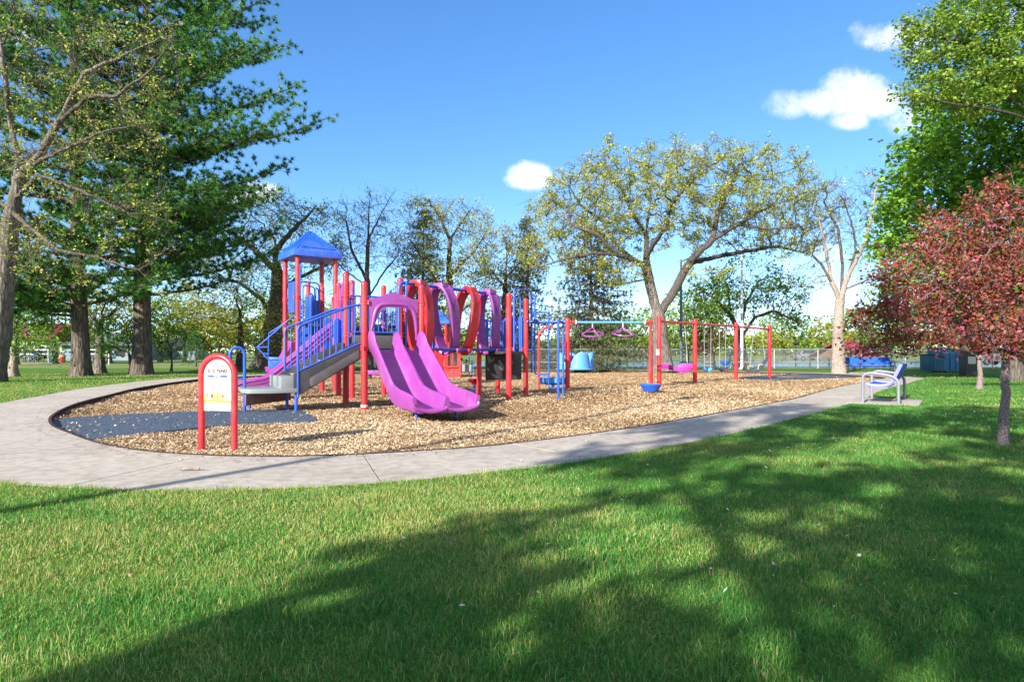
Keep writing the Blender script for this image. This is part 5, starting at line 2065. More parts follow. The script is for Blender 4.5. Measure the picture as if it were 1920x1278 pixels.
def strap(t, tilt, yaw, mat, halfw=.34):
    """a closed lens shaped loop around the bridge, crest on the top pipe, foot on the lower pipes"""
    crest = b0 + (b1 - b0) * t + UP * (ZTOP + .055)
    foot = b0 + (b1 - b0) * t + bd * tilt + UP * 1.16
    lat = (bn * math.cos(yaw) + bd * math.sin(yaw)).normalized()
    pts, sides = [], []
    key = [(0.0, 1.0), (.10, .985), (.22, .93), (.33, .80), (.37, .62), (.36, .42), (.31, .22), (.22, .07), (.11, .01), (0, 0)]
    half = [foot + (crest - foot) * v + lat * (u * halfw / .37) for u, v in key]
    left = [foot + (crest - foot) * v - lat * (u * halfw / .37) for u, v in reversed(key)][1:-1]
    loop = spline(half + left, 4, closed=True)
    axis = (crest - foot).normalized()
    sd_ = lat.cross(axis).normalized()
    prof = [(-.18, .0), (-.155, .034), (-.055, .014), (.055, .014), (.155, .034), (.18, 0), (.155, -.036), (-.155, -.036)]
    mb = MB()
    mb.sweep(prof, loop, sd_, closed=True)
    o = part('arch_strap', mb, mat, ps, angle=40)
    mb = MB()                                           # clamps on the pipe and at the foot
    mb.prism([(-.17, -.05), (-.12, .07), (.12, .07), (.17, -.05), (.10, -.09), (-.10, -.09)], crest - UP * .02, lat, UP, .26)
    part('strap_clamp', mb, mat, o, bevel=.025)
    for s in (-1, 1):
        mb = MB()
        q = foot + lat * (.25 * s) + UP * .06
        mb.box(q, (.14, .16, .10), lat)
        part('foot_clamp', mb, mat, o, bevel=.025)
        mb = MB()                                       # pale moulded slot
        i = 14 if s > 0 else len(loop) - 14
        c = loop[i]
        tg = (loop[i + 2] - loop[i - 2]).normalized()
        nv = sd_.cross(tg).normalized()
        mb.box(c + nv * .022, (.34, .035, .006), tg, sd_)
        mb.box(c - nv * .034, (.34, .035, .006), tg, sd_)
        part('strap_slot', mb, mat, o)
    return o


strap(.08, .10, .20, REDPL, .27)
strap(.33, .30, .08, PURPLE, .31)
strap(.68, -.34, .0, REDPL, .30)
strap(.93, .02, .02, PURPLE, .26)

# panel with leaf cut shapes below the right deck
a, b = V2(-.72, 17.35), V2(.26, 17.85)
d = (b - a).normalized()
nn = d.cross(UP)
mb = MB()
mb.prism([(0, .42), (1.10, .42), (1.10, 1.16), (0, 1.16)], a, d, UP, .03)
lp = part('leaf_panel', mb, CHAR, ps, bevel=.01)
for (x, z, L, w_, an) in ((.10, 1.0, .13, .05, 1.9), (.22, .98, .07, .03, 1.0), (.07, .72, .06, .025, 2.2), (.46, .82, .17, .06, 2.0), (.27, .53, .13, .045, 2.6), (.70, 1.05, .05, .025, .9), (.80, .9, .05, .02, 1.2)):
    mb = MB()
    pl = []
    for k in range(12):
        th = 2 * math.pi * k / 12
        u_, v_ = L * math.cos(th), w_ * math.sin(th) * (1 - .25 * math.cos(th))
        pl.append((x + u_ * math.cos(an) - v_ * math.sin(an), z + u_ * math.sin(an) + v_ * math.cos(an)))
    mb.prism(pl, a + nn * .017, d, UP, .006)
    part('leaf_shape', mb, GREY_L, lp)

# arches, loop ladder and overhead ladder on the right deck
arch(V2(.05, 16.55), V2(.52, 17.45), 1.2, 1.2, 2.84, rad=.12)
arch(V2(.06, 17.0), V2(.22, 17.1), 1.2, 1.2, 2.68, rad=.08, r=.018)
arch(V2(-.16, 18.0), V2(.05, 17.8), 1.2, 1.2, 2.5, rad=.1, r=.018)
mb = MB()
mb.tube([V2(.54, 17.4, 2.75), V2(.54, 17.4, .62)], .02, 8)
part('loop_upright', mb, BLUE, ps)
y = 17.0
mb = MB()
mb.tube(rounded([flat(1003, 555, y), flat(1003, 701, y), flat(1029, 701, y)], .08), .021, 9)
lo = part('loop_ladder', mb, BLUE, ps)
mb = MB()
mb.tube(rounded([flat(1003, 585, y), flat(1029, 585, y), flat(1029, 727, y), flat(1044, 727, y)], .08), .021, 9)
part('loop_rail', mb, BLUE, lo)
for py in (603, 655):
    mb = MB()
    mb.tube([V2(.4, 17.25, CAM_H + (HOR - py) / F * 17), flat(1003, py, y)], .018, 8)
    part('loop_stay', mb, BLUE, lo)
o1, o2 = V2(.38, 17.2, 2.0), V2(1.40, 16.9, 1.98)
for dy in (0, .55):
    mb = MB()
    mb.tube([o1 + Vector((0, dy, 0)), o2 + Vector((0, dy, 0))], .03, 10)
    ol = part('overhead_rail', mb, BLUE, ps)
for k in range(5):
    p = o1 + (o2 - o1) * ((k + .6) / 5)
    mb = MB()
    mb.tube([p, p + Vector((0, .55, 0))], .015, 8)
    part('overhead_rung', mb, WHITE, ol)
l1, l2 = V2(1.17, 16.2), V2(1.375, 17.2)
for p in (l1, l2):
    mb = MB()
    mb.tube([V2(p.x, p.y, -.1), V2(p.x, p.y, 2.0)], .034, 12)
    part('ladder_post', mb, BLUE, ps)
mb = MB()
mb.tube([l1 + UP * 1.98, l2 + UP * 1.98], .03, 10)
lt_ = part('ladder_top', mb, BLUE, ps)
for k in range(6):
    mb = MB()
    z = .28 + k * .29
    mb.tube([l1 + UP * z, l2 + UP * z], .015, 8)
    part('ladder_rung', mb, WHITE, lt_)

# stool pod left of the right hand deck
pd = thing('pod_step', 'low red pod step on a blue stem beside a red bridge post', 'step', (-1.02, 17.4, 0))
mb = MB()
mb.lathe([(.06, .30), (.10, .36), (.20, .42), (.205, .45), (.17, .465)], (-1.02, 17.4, 0), 14)
part('tread', mb, REDPL, pd)
mb = MB()
mb.tube([(-1.02, 17.4, -.1), (-1.02, 17.4, .34)], .032, 10)
part('stem', mb, BLUE, pd)

# --- stand-on spinner with a red bent pole
sp_ = thing('spinner', 'blue dish spinner under a bent red pole behind the blue ladder', 'spinner', (1.32, 20.6, 0))
mb = MB()
c = V2(1.32, 20.6)
mb.lathe([(.20, .14), (.40, .17), (.45, .22), (.46, .36), (.43, .37), (.40, .30), (.10, .27)], c, 24)
part('dish', mb, LIGHTBLUE, sp_)
mb = MB()
mb.tube([V2(c.x, c.y, -.1), V2(c.x, c.y, .2)], .05, 10)
part('pivot', mb, STEEL, sp_)
y = 20.8
mb = MB()
mb.tube(rounded([V2(.875, y, -.1), V2(.875, y, 1.80), V2(1.08, y, 1.98), V2(1.32, y, 2.02)], .22), .04, 12)
part('bent_pole', mb, RED, sp_)

# --- overhead ring track between a red post and an A frame
rt = thing('ring_track', 'blue overhead bar on red posts carrying two purple rings', 'ring track', (2.8, 20.3, 0))
q1 = V2(1.76, 20.3)
post(rt, q1, 2.24, (1.95,), r=.075)
zt = 2.13
q2 = V2(4.42, 20.4)
mb = MB()
mb.tube([V2(2.0, 20.31, zt), V2(4.25, 20.39, zt)], .036, 12)
part('track_bar', mb, LIGHTBLUE, rt)
for a, b in ((q1, V2(2.0, 20.31)), (V2(4.25, 20.39), V2(4.50, 20.4))):
    mb = MB()
    mb.tube([V2(a.x, a.y, zt), V2(b.x, b.y, zt)], .05, 12)
    part('track_sleeve', mb, RED, rt)
for p in (V2(2.02, 20.31), V2(4.23, 20.39)):
    mb = MB()
    mb.tube([V2(p.x - .02, p.y, zt), V2(p.x + .02, p.y, zt)], .072, 14)
    part('track_collar', mb, WHITE, rt)
for yb, pxb in ((18.75, 1218.5), (21.9, 1222)):
    mb = MB()
    mb.tube([V2((pxb - 960) / F * yb, yb, -.1), V2(q2.x, q2.y, zt + .03)], .045, 12)
    part('frame_leg', mb, RED, rt)
mb = MB()
mb.tube(arc(q1 + UP * 1.18, .26, 0, 2 * math.pi, 26, Vector((.55, .8, 0)), Vector((0, 0, 1.35)))[:-1], .022, 8, closed=True)
part('side_hoop', mb, RED, rt)
rp = None
for k, (px, py) in enumerate(((1111, 620), (1168, 619))):
    c = P(px, py + 3, 20.35)
    o = thing('hanging_ring', ('purple tripod ring hanging nearer the red post', 'purple tripod ring hanging nearer the A frame')[k], 'ring', c, 'purple rings hanging from the overhead bar')
    mb = MB()
    mb.tube(arc(c - UP * .05, .335, 0, 2 * math.pi, 28, Vector((1, 0, .05 - .1 * k)), Vector((0, .95, .26)))[:-1], .021, 8, closed=True)
    part('ring', mb, PURPLE, o)
    hub = V2(c.x, 20.35, zt - .16)
    for j in range(3):
        an = 1.0 + j * 2.094 + k * .5
        e = c - UP * .05 + Vector((1, 0, .05 - .1 * k)) * (.335 * math.cos(an)) + Vector((0, .95, .26)) * (.335 * math.sin(an))
        mb = MB()
        mb.tube([hub, e], .017, 7)
        part('spoke', mb, PURPLE, o)
    mb = MB()
    mb.tube([hub, V2(c.x, 20.35, zt - .02)], .022, 8)
    part('hanger', mb, STEEL, o)

# --- blue bucket seat in front of the A frame
bk = thing('bucket_spinner', 'blue tapered bucket spinner at the foot of the A frame', 'spinner', (4.0, 18.4, 0))
c = V2(4.02, 18.55)
mb = MB()
lv = []
for (r, z, sk) in ((.10, .02, 0), (.20, .05, 0), (.29, .21, .02), (.315, .24, .02), (.30, .262, .02), (.26, .24, .02), (.17, .10, 0)):
    lv.append((r, z))
mb.lathe(lv, c, 20)
part('bucket', mb, BLUE_P, bk)
mb = MB()
mb.lathe([(.09, -.1), (.09, .035)], c, 12)
part('base', mb, STEEL, bk)

# --- swing set
sw = thing('swing_set', 'row of four red posts with a red top beam for swings', 'swing set', (8.5, 26, 0))
l0 = V2(5.29, 23.0)
ld = Vector((2.33, 2.5, 0))
sposts = [l0 + ld * t for t in (0, .795, 1.897, 3.0)]
for k, p in enumerate(sposts):
    po = post(sw, p, 2.46, (), r=.083)
mb = MB()
mb.tube([sposts[0] + UP * 2.30, sposts[-1] + UP * 2.30], .042, 12)
part('beam', mb, RED, sw)
ldn = ld.normalized()
for t in (.35, .55, .95, 1.1, 1.25, 1.4, 1.55, 1.7, 2.2, 2.45, 2.7, 2.9):
    mb = MB()
    p = l0 + ld * t + UP * 2.30
    mb.lathe([(.055, -.03), (.055, .03)], (0, 0, 0), 10)
    mb.v = [tuple(p + ldn * z + Vector((-ldn.y, ldn.x, 0)) * x + UP * y_) for x, y_, z in mb.v]
    part('swing_bracket', mb, DARKST, sw)
mb = MB()
p = sposts[0]
toc = (Vector((0, 0, 0)) - p).normalized()
mb.box(V2(p.x, p.y, 1.19) + toc * .088 - Vector((.03, 0, 0)), (.17, .006, .20), Vector((1, .25, 0)))
part('white_notice', mb, WHITE, sw)


def chain(parent, a, b):
    mb = MB()
    mb.tube([a, b], .0085, 5)
    part('chain', mb, STEEL, parent)


# moulded purple seat
c = P(1268, 690, 24.2)
s1 = thing('moulded_swing_seat', 'purple moulded bucket swing with long leg rest in the first bay', 'swing seat', c, 'seats hanging from the swing beam')
sdv = Vector((.98, -.12, 0)).normalized()
mb = MB()
prof = [(-.20, .13), (-.17, 0), (.17, 0), (.20, .13), (.23, .13), (.20, -.04), (-.20, -.04), (-.23, .13)]
pts = spline([c + sdv * -.60 + UP * .04, c + sdv * -.3 + UP * -.0, c + sdv * .1 + UP * -.10, c + sdv * .36 + UP * -.12, c + sdv * .50 + UP * 0, c + sdv * .56 + UP * .12], 5)
mb.sweep(prof, pts, Vector((-.12, -.98, 0)))
part('seat_shell', mb, MAGENTA, s1, bevel=.01)
mb = MB()
mb.prism([(.02, .02), (.30, -.02), (.46, .0), (.52, .18), (.16, .17), (.05, .10)], c - Vector((.12, .98, 0)) * .21, sdv, UP, .045)
part('side_wing', mb, MAGENTA, s1, bevel=.015)
mb = MB()
mb.box(c + sdv * -.22 + UP * -.01, (.14, .46, .03), sdv)
part('strap_pad', mb, BLACKP, s1)
bm1, bm2 = l0 + ld * .35 + UP * 2.28, l0 + ld * .55 + UP * 2.28
chain(s1, c + sdv * -.25 + UP * .05, bm1)
chain(s1, c + sdv * .42 + UP * .18, bm2)

# belt swings
for k, (t1, t2) in enumerate(((1.02, 1.20), (1.42, 1.60))):
    a, b = l0 + ld * t1, l0 + ld * t2
    c = (a + b) / 2 + UP * .45
    o = thing('belt_swing', ('belt swing with a blue seat, left of its pair in the middle bay', 'belt swing with a black seat, right of its pair in the middle bay')[k], 'swing', c, 'seats hanging from the swing beam')
    dv = (b - a).normalized()
    mb = MB()
    pts = spline([c + dv * -.27 + UP * .10, c + dv * -.15 + UP * .0, c + UP * -.05, c + dv * .15 + UP * 0, c + dv * .27 + UP * .10], 4)
    mb.sweep([(-.08, .008), (.08, .008), (.08, -.008), (-.08, -.008)], pts, Vector((-dv.y, dv.x, 0)))
    part('seat', mb, (LIGHTBLUE, NAVY)[k], o)
    chain(o, c + dv * -.27 + UP * .10, a + UP * 2.28)
    chain(o, c + dv * .27 + UP * .10, b + UP * 2.28)

# reclined dark seat in the last bay
c = P(1418, 688, 28.6)
s3 = thing('reclined_swing_seat', 'dark grey high backed swing with a tan strap in the last bay', 'swing seat', c, 'seats hanging from the swing beam')
mb = MB()
pts = spline([c + Vector((-.52, .1, -.06)), c + Vector((-.30, .05, -.16)), c + Vector((-.02, 0, -.18)), c + Vector((.14, 0, -.06)), c + Vector((.34, 0, .22)), c + Vector((.46, 0, .36)), c + Vector((.50, 0, .36))], 5)
mb.sweep([(-.21, .06), (-.18, 0), (.18, 0), (.21, .06), (.23, .05), (.20, -.05), (-.20, -.05), (-.23, .05)], pts, Vector((-.1, -1, 0)))
part('seat_shell', mb, NAVY, s3, bevel=.01)
mb = MB()
mb.tube(rounded([c + Vector((-.42, -.2, -.10)), c + Vector((-.46, -.2, .06)), c + Vector((-.20, -.2, .02))], .08), .018, 7)
part('tan_strap', mb, TAN, s3)
mb = MB()
mb.tube(rounded([c + Vector((0, -.22, -.10)), c + Vector((.02, -.22, .12)), c + Vector((.22, -.22, .12))], .08), .016, 7)
part('side_strap', mb, TAN, s3)
mb = MB()
mb.sweep([(-.13, .05), (-.11, 0), (.11, 0), (.13, .05), (.14, .04), (.12, -.03), (-.12, -.03), (-.14, .04)], spline([c + Vector((-.62, .6, .02)), c + Vector((-.75, .6, .02)), c + Vector((-.86, .6, .14))], 5), Vector((.1, 1, 0)))
part('foot_support', mb, BLACKP, s3)
chain(s3, c + Vector((-.3, 0, -.1)), l0 + ld * 2.45 + UP * 2.28)
chain(s3, c + Vector((.4, 0, .34)), l0 + ld * 2.7 + UP * 2.28)

# --- blue merry-go-round with moulded seats
mg = thing('carousel', 'light blue moulded carousel with scalloped backs and a red part inside', 'carousel', (4.2, 38.6, 0))
c = V2((1079 - 960) / F * 38.2, 38.2)
mb = MB()
mb.lathe([(.05, .12), (1.05, .16), (1.18, .20), (1.18, .26), (.1, .24)], c, 26)
part('platform', mb, LIGHTBLUE, mg)
mb = MB()
mb.lathe([(.07, -.1), (.07, .16)], c, 10)
part('pivot', mb, BLACKP, mg)
for k in range(4):
    an = -1.25 + k * 1.571
    d = Vector((math.cos(an), math.sin(an), 0))
    t_ = Vector((-d.y, d.x, 0))
    mb = MB()
    vs, fs = [], []
    nu, nv = 9, 9
    for side, off_ in ((0, 0), (1, .05)):
        for i in range(nv):
            v = i / (nv - 1)
            for j in range(nu):
                u = -1 + 2 * j / (nu - 1)
                hgt = 1.0 * math.sqrt(max(0, 1 - (abs(u) * .94) ** 2.6))
                rr = 1.16 - .36 * (u * u) - .06 * v - off_
                vs.append(c + d * rr + t_ * (u * .66 * (1 - .1 * v)) + UP * (.22 + v * hgt))
    for side in (0, 1):
        for i in range(nv - 1):
            for j in range(nu - 1):
                q = side * nu * nv + i * nu + j
                fs.append((q, q + 1, q + nu + 1, q + nu))
    per = [j for j in range(nu)] + [i * nu + nu - 1 for i in range(1, nv)] + [(nv - 1) * nu + j for j in range(nu - 2, -1, -1)] + [i * nu for i in range(nv - 2, 0, -1)]
    for i in range(len(per)):
        a_, b_ = per[i], per[(i + 1) % len(per)]
        fs.append((a_, b_, b_ + nu * nv, a_ + nu * nv))
    mb.add(vs, fs)
    part('seat_back', mb, LIGHTBLUE, mg, angle=60)
mb = MB()
mb.lathe([(.30, .24), (.34, .6), (.48, .98), (.40, 1.02), (.1, 1.0)], c + Vector((-.55, .15, 0)), 14)
part('red_centre', mb, MAGENTA, mg)

# small bowl spinner at the back
bs_ = thing('bowl_spinner', 'small blue bowl on a red and teal foot far behind the swings', 'spinner', (12.7, 38, 0))
c = V2((1360 - 960) / F * 37.6, 37.6)
mb = MB()
mb.lathe([(.06, .44), (.18, .48), (.27, .62), (.29, .70), (.26, .70), (.1, .56)], c, 16)
part('bowl', mb, BLUE_P, bs_)
mb = MB()
mb.lathe([(.05, .18), (.05, .30), (.16, .33), (.05, .37), (.05, .46)], c, 12)
part('stem', mb, TEAL, bs_)
mb = MB()
mb.lathe([(.11, -.05), (.11, .16), (.06, .2)], c, 12)
part('foot', mb, REDPL, bs_)

# --- toddler structure in the background, seen through the bridge
td = thing('toddler_playhouse', 'small red playhouse with windows and a blue peaked roof seen beneath the arch bridge', 'playhouse', (-3.3, 31, 0))
y = 30.5
x0, x1 = (808 - 960) / F * y, (862 - 960) / F * y
xm = (832 - 960) / F * y
wall = MB()
wall.prism([(0, 0), (xm - x0, 0), (xm - x0, 1.26), (0, 1.26)], (x0, y, 0), (1, .35, 0), UP, .07)
part('side_wall', wall, REDPL, td, bevel=.01)
wz = 1.26
fx = xm + .02
fw = x1 - xm
fr = MB()
for (a0, a1, z0, z1) in ((0, .16, 0, wz), (fw - .16, fw, 0, wz), (.16, fw - .16, 0, .52), (.16, fw - .16, 1.16, wz), (fw * .5 - .03, fw * .5 + .03, .52, 1.16)):
    fr.box((fx + (a0 + a1) / 2, y + .22, (z0 + z1) / 2), (a1 - a0, .07, z1 - z0), (1, 0, 0))
part('window_wall', fr, REDPL, td)
mb = MB()
mb.box((fx + fw * .5, y + .15, .50), (fw * .72, .10, .06), (1, 0, 0))
part('sill', mb, REDPL, td, bevel=.012)
for z in (.86, .96, 1.06):
    mb = MB()
    mb.box((x0 + .30, y + .06, z), (.09, .02, .03), (1, .35, 0))
    part('slot', mb, BLACKP, td)
rx0, rx1, ry_ = (788 - 960) / F * 32, (846 - 960) / F * 32, 32.0
for (x_, y_) in ((rx0 + .2, 31.3), (rx1 - .2, 31.3), (rx0 + .2, 32.8), (rx1 - .2, 32.8)):
    mb = MB()
    mb.tube([(x_, y_, -.1), (x_, y_, 2.7)], .06, 10)
    part('post', mb, REDPL, td)
mb = MB()
cxm = (rx0 + rx1) / 2
vs = [(rx0, 31.2, 2.58), (rx1, 31.2, 2.58), (rx1, 32.9, 2.58), (rx0, 32.9, 2.58), (rx0, 31.2, 2.72), (rx1, 31.2, 2.72), (rx1, 32.9, 2.72), (rx0, 32.9, 2.72), (cxm, 32.05, 3.5)]
mb.add(vs, [(3, 2, 1, 0), (0, 1, 5, 4), (1, 2, 6, 5), (2, 3, 7, 6), (3, 0, 4, 7), (4, 5, 8), (5, 6, 8), (6, 7, 8), (7, 4, 8)])
rf = part('roof', mb, BLUE_P, td, bevel=.02)
mb = MB()
mb.box((cxm, 31.9, 1.0), (rx1 - rx0 - .3, 1.5, .08), (1, 0, 0))
part('deck', mb, CHAR, td)
mb = MB()
for k in range(6):
    x_ = rx0 + .3 + k * (rx1 - rx0 - .6) / 5
    mb.box((x_, 31.25, 1.45), (.10, .05, .8), (1, 0, 0))
part('barrier', mb, BLUE_P, td)
mb = MB()
mb.box((rx1 + .75, 31.5, .42), (.62, .5, .35), (1, 0, 0))
part('step_block', mb, GREY_L, td, bevel=.02)
for x_ in (rx1 + .95, rx1 + 1.15):
    mb = MB()
    mb.tube([(x_, 31.3, -.1), (x_, 31.3, 1.3)], .025, 8)
    part('hand_rail', mb, BLUE, td)

# purple bench-like tunnel low behind the slide
tn = thing('purple_table', 'low purple play table on black feet behind the double slide', 'play table', (-5.9, 29, 0))
mb = MB()
mb.box((-5.95, 28.5, .30), (1.15, .6, .20), (1, .1, 0))
part('table_top', mb, PURPLE, tn, bevel=.05)
for x_ in (-6.3, -5.6):
    mb = MB()
    mb.box((x_, 28.4, .09), (.12, .3, .28), (1, .1, 0))
    part('foot', mb, BLACKP, tn, bevel=.02)

# ================================================================ AGE SIGN
sg = thing('age_sign', 'red arched sign post with a white printed board reading 5-12 YEARS', 'sign', (-3.41, 7.43, 0))
sa, sb = G(378, 847), G(439.5, 849.5)
sdx = (sb - sa).normalized()
sn = Vector((sdx.y, -sdx.x, 0))
rad = (sb - sa).length / 2
cc = (sa + sb) / 2
ztop = 1.115
mb = MB()
mb.tube([V2(sa.x, sa.y, -.12), V2(sa.x, sa.y, .3)] + list(reversed(arc(cc + UP * (ztop - rad), rad, 0, math.pi, 22, sdx, UP))) + [V2(sb.x, sb.y, .3), V2(sb.x, sb.y, -.12)], .036, 18)
part('arched_post', mb, RED, sg, angle=60)
hw = rad - .03
zc = ztop - rad
poly = [(-hw, .485), (hw, .485)] + [(hw * math.cos(t), zc + hw * math.sin(t)) for t in np.linspace(0, math.pi, 22)]
mb = MB()
mb.prism(poly, cc, sdx, UP, .012)
bd_ = part('sign_board', mb, BOARD, sg)


def pr(x0, x1, z0, z1, mat, k=0, name='print_block'):
    mb = MB()
    mb.box(cc + sdx * ((x0 + x1) / 2) + UP * ((z0 + z1) / 2) + sn * (.0068 + .0007 * k), (x1 - x0, .001, z1 - z0), sdx)
    return part(name, mb, mat, bd_)


def spot(x, z, rx, rz, mat, k=1, name='print_figure'):
    mb = MB()
    mb.prism([(rx * math.cos(t), rz * math.sin(t)) for t in np.linspace(0, 2 * math.pi, 14)[:-1]], cc + sdx * x + UP * z + sn * (.0068 + .0007 * k), sdx, UP, .001)
    return part(name, mb, mat, bd_)


text('welcome_lettering', 'WELCOME', .041, cc + UP * 1.005 + sn * .0075, sdx, UP, PRINT_T, bd_)
text('age_lettering', '5-12 YEARS', .053, cc + UP * .945 + sn * .0075, sdx, UP, PRINT_K, bd_, extrude=.0015)
pr(-.128, .128, .872, .897, PRINT_B, 0, 'blue_band')
text('band_lettering', 'PLAY SMART', .015, cc + UP * .885 + sn * .0085, sdx, UP, WHITE, bd_)
for j, x in enumerate((-.125, .012)):
    for k in range(6):
        z = .858 - k * .0185
        spot(x, z, .0035, .0045, PRINT_K, 1, 'bullet')
        pr(x + .010, x + .010 + (.095, .08, .1, .088, .092, .07)[(k + j) % 6], z - .0032, z + .0032, PRINT_G, 1, 'text_line')
pr(-hw + .004, hw - .004, .600, .688, PRINT_Y, 0, 'picture_band')
pr(-hw + .05, -hw + .12, .615, .68, WHITE, 1)
pr(hw - .13, hw - .075, .615, .68, WHITE, 1)
pr(hw - .055, hw - .006, .605, .685, WHITE, 1)
spot(-.075, .655, .022, .026, PRINT_R, 2)
spot(-.005, .652, .013, .018, PRINT_P, 2)
spot(.072, .655, .017, .020, PRINT_R, 2)
spot(-.138, .665, .016, .03, PRINT_P, 2)
for x, z in ((-.11, .622), (-.055, .62), (.0, .618), (.03, .625), (.05, .635)):
    spot(x, z, .007, .006, PRINT_K, 2)
pr(-hw + .002, hw - .002, .583, .600, PRINT_O, 1, 'orange_frame')
pr(-hw + .002, -hw + .014, .527, .583, PRINT_O, 1, 'orange_frame')
pr(hw - .014, hw - .002, .527, .583, PRINT_O, 1, 'orange_frame')
for x, z in ((0, 1.055), (-hw + .018, .858), (hw - .018, .858), (-hw + .016, .498), (hw - .016, .498)):
    spot(x, z, .006, .006, DARKST, 2, 'bolt')

# ================================================================ BENCHES
def bench(o, c, u, v, L, D, seat_m, edge_m, label_slats=4):
    """u along, v towards the back"""
    c = Vector(c)
    for s in (-1, 1):
        e = c + u * (s * L / 2)
        mb = MB()
        f, b = e - v * (D / 2), e + v * (D / 2)
        mb.tube(rounded([f + UP * -.06, f + UP * .60, f + v * .12 + UP * .655, b - v * .14 + UP * .60, b + UP * .50, b + UP * -.06], .14, 6), .030, 12)
        part('end_frame', mb, SILVER, o)
    # seat and back as one bent perforated sheet with rolled edges
    prof = spline([c - v * (D / 2 - .06) + UP * .40, c - v * .10 + UP * .375, c + v * .08 + UP * .385, c + v * .20 + UP * .46, c + v * .30 + UP * .66, c + v * .38 + UP * .84], 4)
    for nm, (i0, i1), mt in (('seat', (0, 10), seat_m), ('backrest', (12, len(prof)), seat_m)):
        seg = prof[i0:i1]
        n_s = 6
        for k in range(n_s):
            a = seg[0] + (seg[-1] - seg[0]) * 0
        mb = MB()
        mb.sweep([(-L / 2 + .05, .012), (L / 2 - .05, .012), (L / 2 - .05, -.012), (-L / 2 + .05, -.012)], seg, u)
        part(nm, mb, mt, o, bevel=.004)
    for s in (-1, 1):
        mb = MB()
        mb.sweep([(-.02, .03), (.02, .03), (.02, -.04), (-.02, -.04)], [p + u * (s * (L / 2 - .035)) for p in prof], u)
        part('side_rail', mb, edge_m, o, bevel=.008)
    for w_ in (-D / 2 + .10, .12):
        mb = MB()
        mb.tube([c + u * (-L / 2 + .05) + v * w_ + UP * .35, c + u * (L / 2 - .05) + v * w_ + UP * .35], .02, 8)
        part('cross_bar', mb, edge_m, o)


bn1 = thing('park_bench', 'blue bench with silver hoop arms on the concrete pad in front', 'bench', B_C)
bench(bn1, B_C, B_U, B_V, 1.80, .66, BENCHBLUE, LAVENDER)
c2 = GL(1630, 698.5)
bn2 = thing('park_bench', 'far blue slatted bench beside the thick pale trunk', 'bench', c2)
bench(bn2, c2, Vector((.98, -.18, 0)).normalized(), Vector((.18, .98, 0)).normalized(), 2.35, .62, BENCHBLUE, BENCHBLUE)
mb = MB()
pp = c2 + Vector((0, 0, .01))
mb.box(pp - UP * .02, (2.8, 1.3, .06), (.98, -.18, 0))
solo('far_bench_pad', mb, CONCRETE, (0, 0, 0), kind='structure')

# ================================================================ FENCES
def fence(label, x0, x1, y, step, post_m, rail_m, H=1.32, mesh_r=.0035, group=None, slope=0.0):
    o = thing('chain_link_fence', label, 'fence', (x0, y, ZL))
    n = int((x1 - x0) / step)
    mb = MB()
    mb.tube([(0, 0, -.2), (0, 0, H + .03)], .042, 8)
    pm = mb.mesh('post', post_m)
    mb = MB()
    sp = .075
    k = -int(H / sp)
    while k * sp < step:
        for sg_ in (1, -1):
            # diagonal wire clipped to the bay
            a = Vector((k * sp, 0, 0 if sg_ > 0 else H))
            b = Vector((k * sp + H, 0, H if sg_ > 0 else 0))
            t0, t1 = max(0, -a.x / H), min(1, (step - a.x) / H)
            if t1 > t0:
                p, q = a + (b - a) * t0, a + (b - a) * t1
                mb.tube([p + Vector((0, .004 * sg_, 0)), q + Vector((0, .004 * sg_, 0))], mesh_r, 3, cap=False)
        k += 1
    cm = mb.mesh('chain_link', rail_m)
    mb = MB()
    mb.tube([(0, 0, 0), (step, 0, 0)], .026, 8)
    rm = mb.mesh('rail', rail_m)
    for i in range(n + 1):
        yy_ = y + slope * i * step
        inst('post', pm, o, (x0 + i * step, yy_, ZL))
        if i < n:
            rz = math.atan(slope)
            inst('chain_link', cm, o, (x0 + i * step, yy_, ZL + .04), rz)
            inst('top_rail', rm, o, (x0 + i * step, yy_, ZL + H), rz)
            inst('middle_rail', rm, o, (x0 + i * step, yy_, ZL + .48), rz)
            if i % 2 == 0 and False:
                pass
    return o


fence('nearer chain link fence on dark posts along the back of the playground', .9, 30.0, 41.6, 2.64, DARKST, GALV)
fence('farther chain link fence on pale posts in front of the lake', 6.2, 36.0, 45.4, 3.1, STEEL, GALV, H=1.36)

# ================================================================ POLES AND LAMPS
def pole(name, label, px, y, h, r0, r1, m, cat='light pole', top=True):
    b = ground(px, y)
    o = thing(name, label, cat, b)
    mb = MB()
    mb.tube([b + UP * (h * i / 8) for i in range(9)], [r0 + (r1 - r0) * i / 8 for i in range(9)], 14)
    part('shaft', mb, m, o)
    mb = MB()
    mb.lathe([(r0 * 2.1, 0), (r0 * 2.1, .06), (r0 * 1.3, .12)], b + UP * .03, 14)
    part('base_plate', mb, m, o)
    if top:
        mb = MB()
        mb.tube([b + UP * (h - .1), b + UP * (h + .08) + Vector((.5, 0, 0)), b + UP * (h + .1) + Vector((1.0, 0, 0))], .04, 8)
        a_ = part('arm', mb, m, o)
        mb = MB()
        mb.box(b + UP * (h + .08) + Vector((1.3, 0, 0)), (.7, .3, .14), (1, 0, 0))
        part('lamp_head', mb, m, a_, bevel=.03)
    return o


pole('light_pole', 'dark blue grey light pole rising behind the swings beside the big oak', 1277, 43.2, 7.4, .115, .06, painted('blue_grey_steel', (.10, .15, .20), .4))
pole('light_pole', 'white light pole in front of the lacy green tree', 1391, 42.8, 8.2, .105, .06, WHITE)
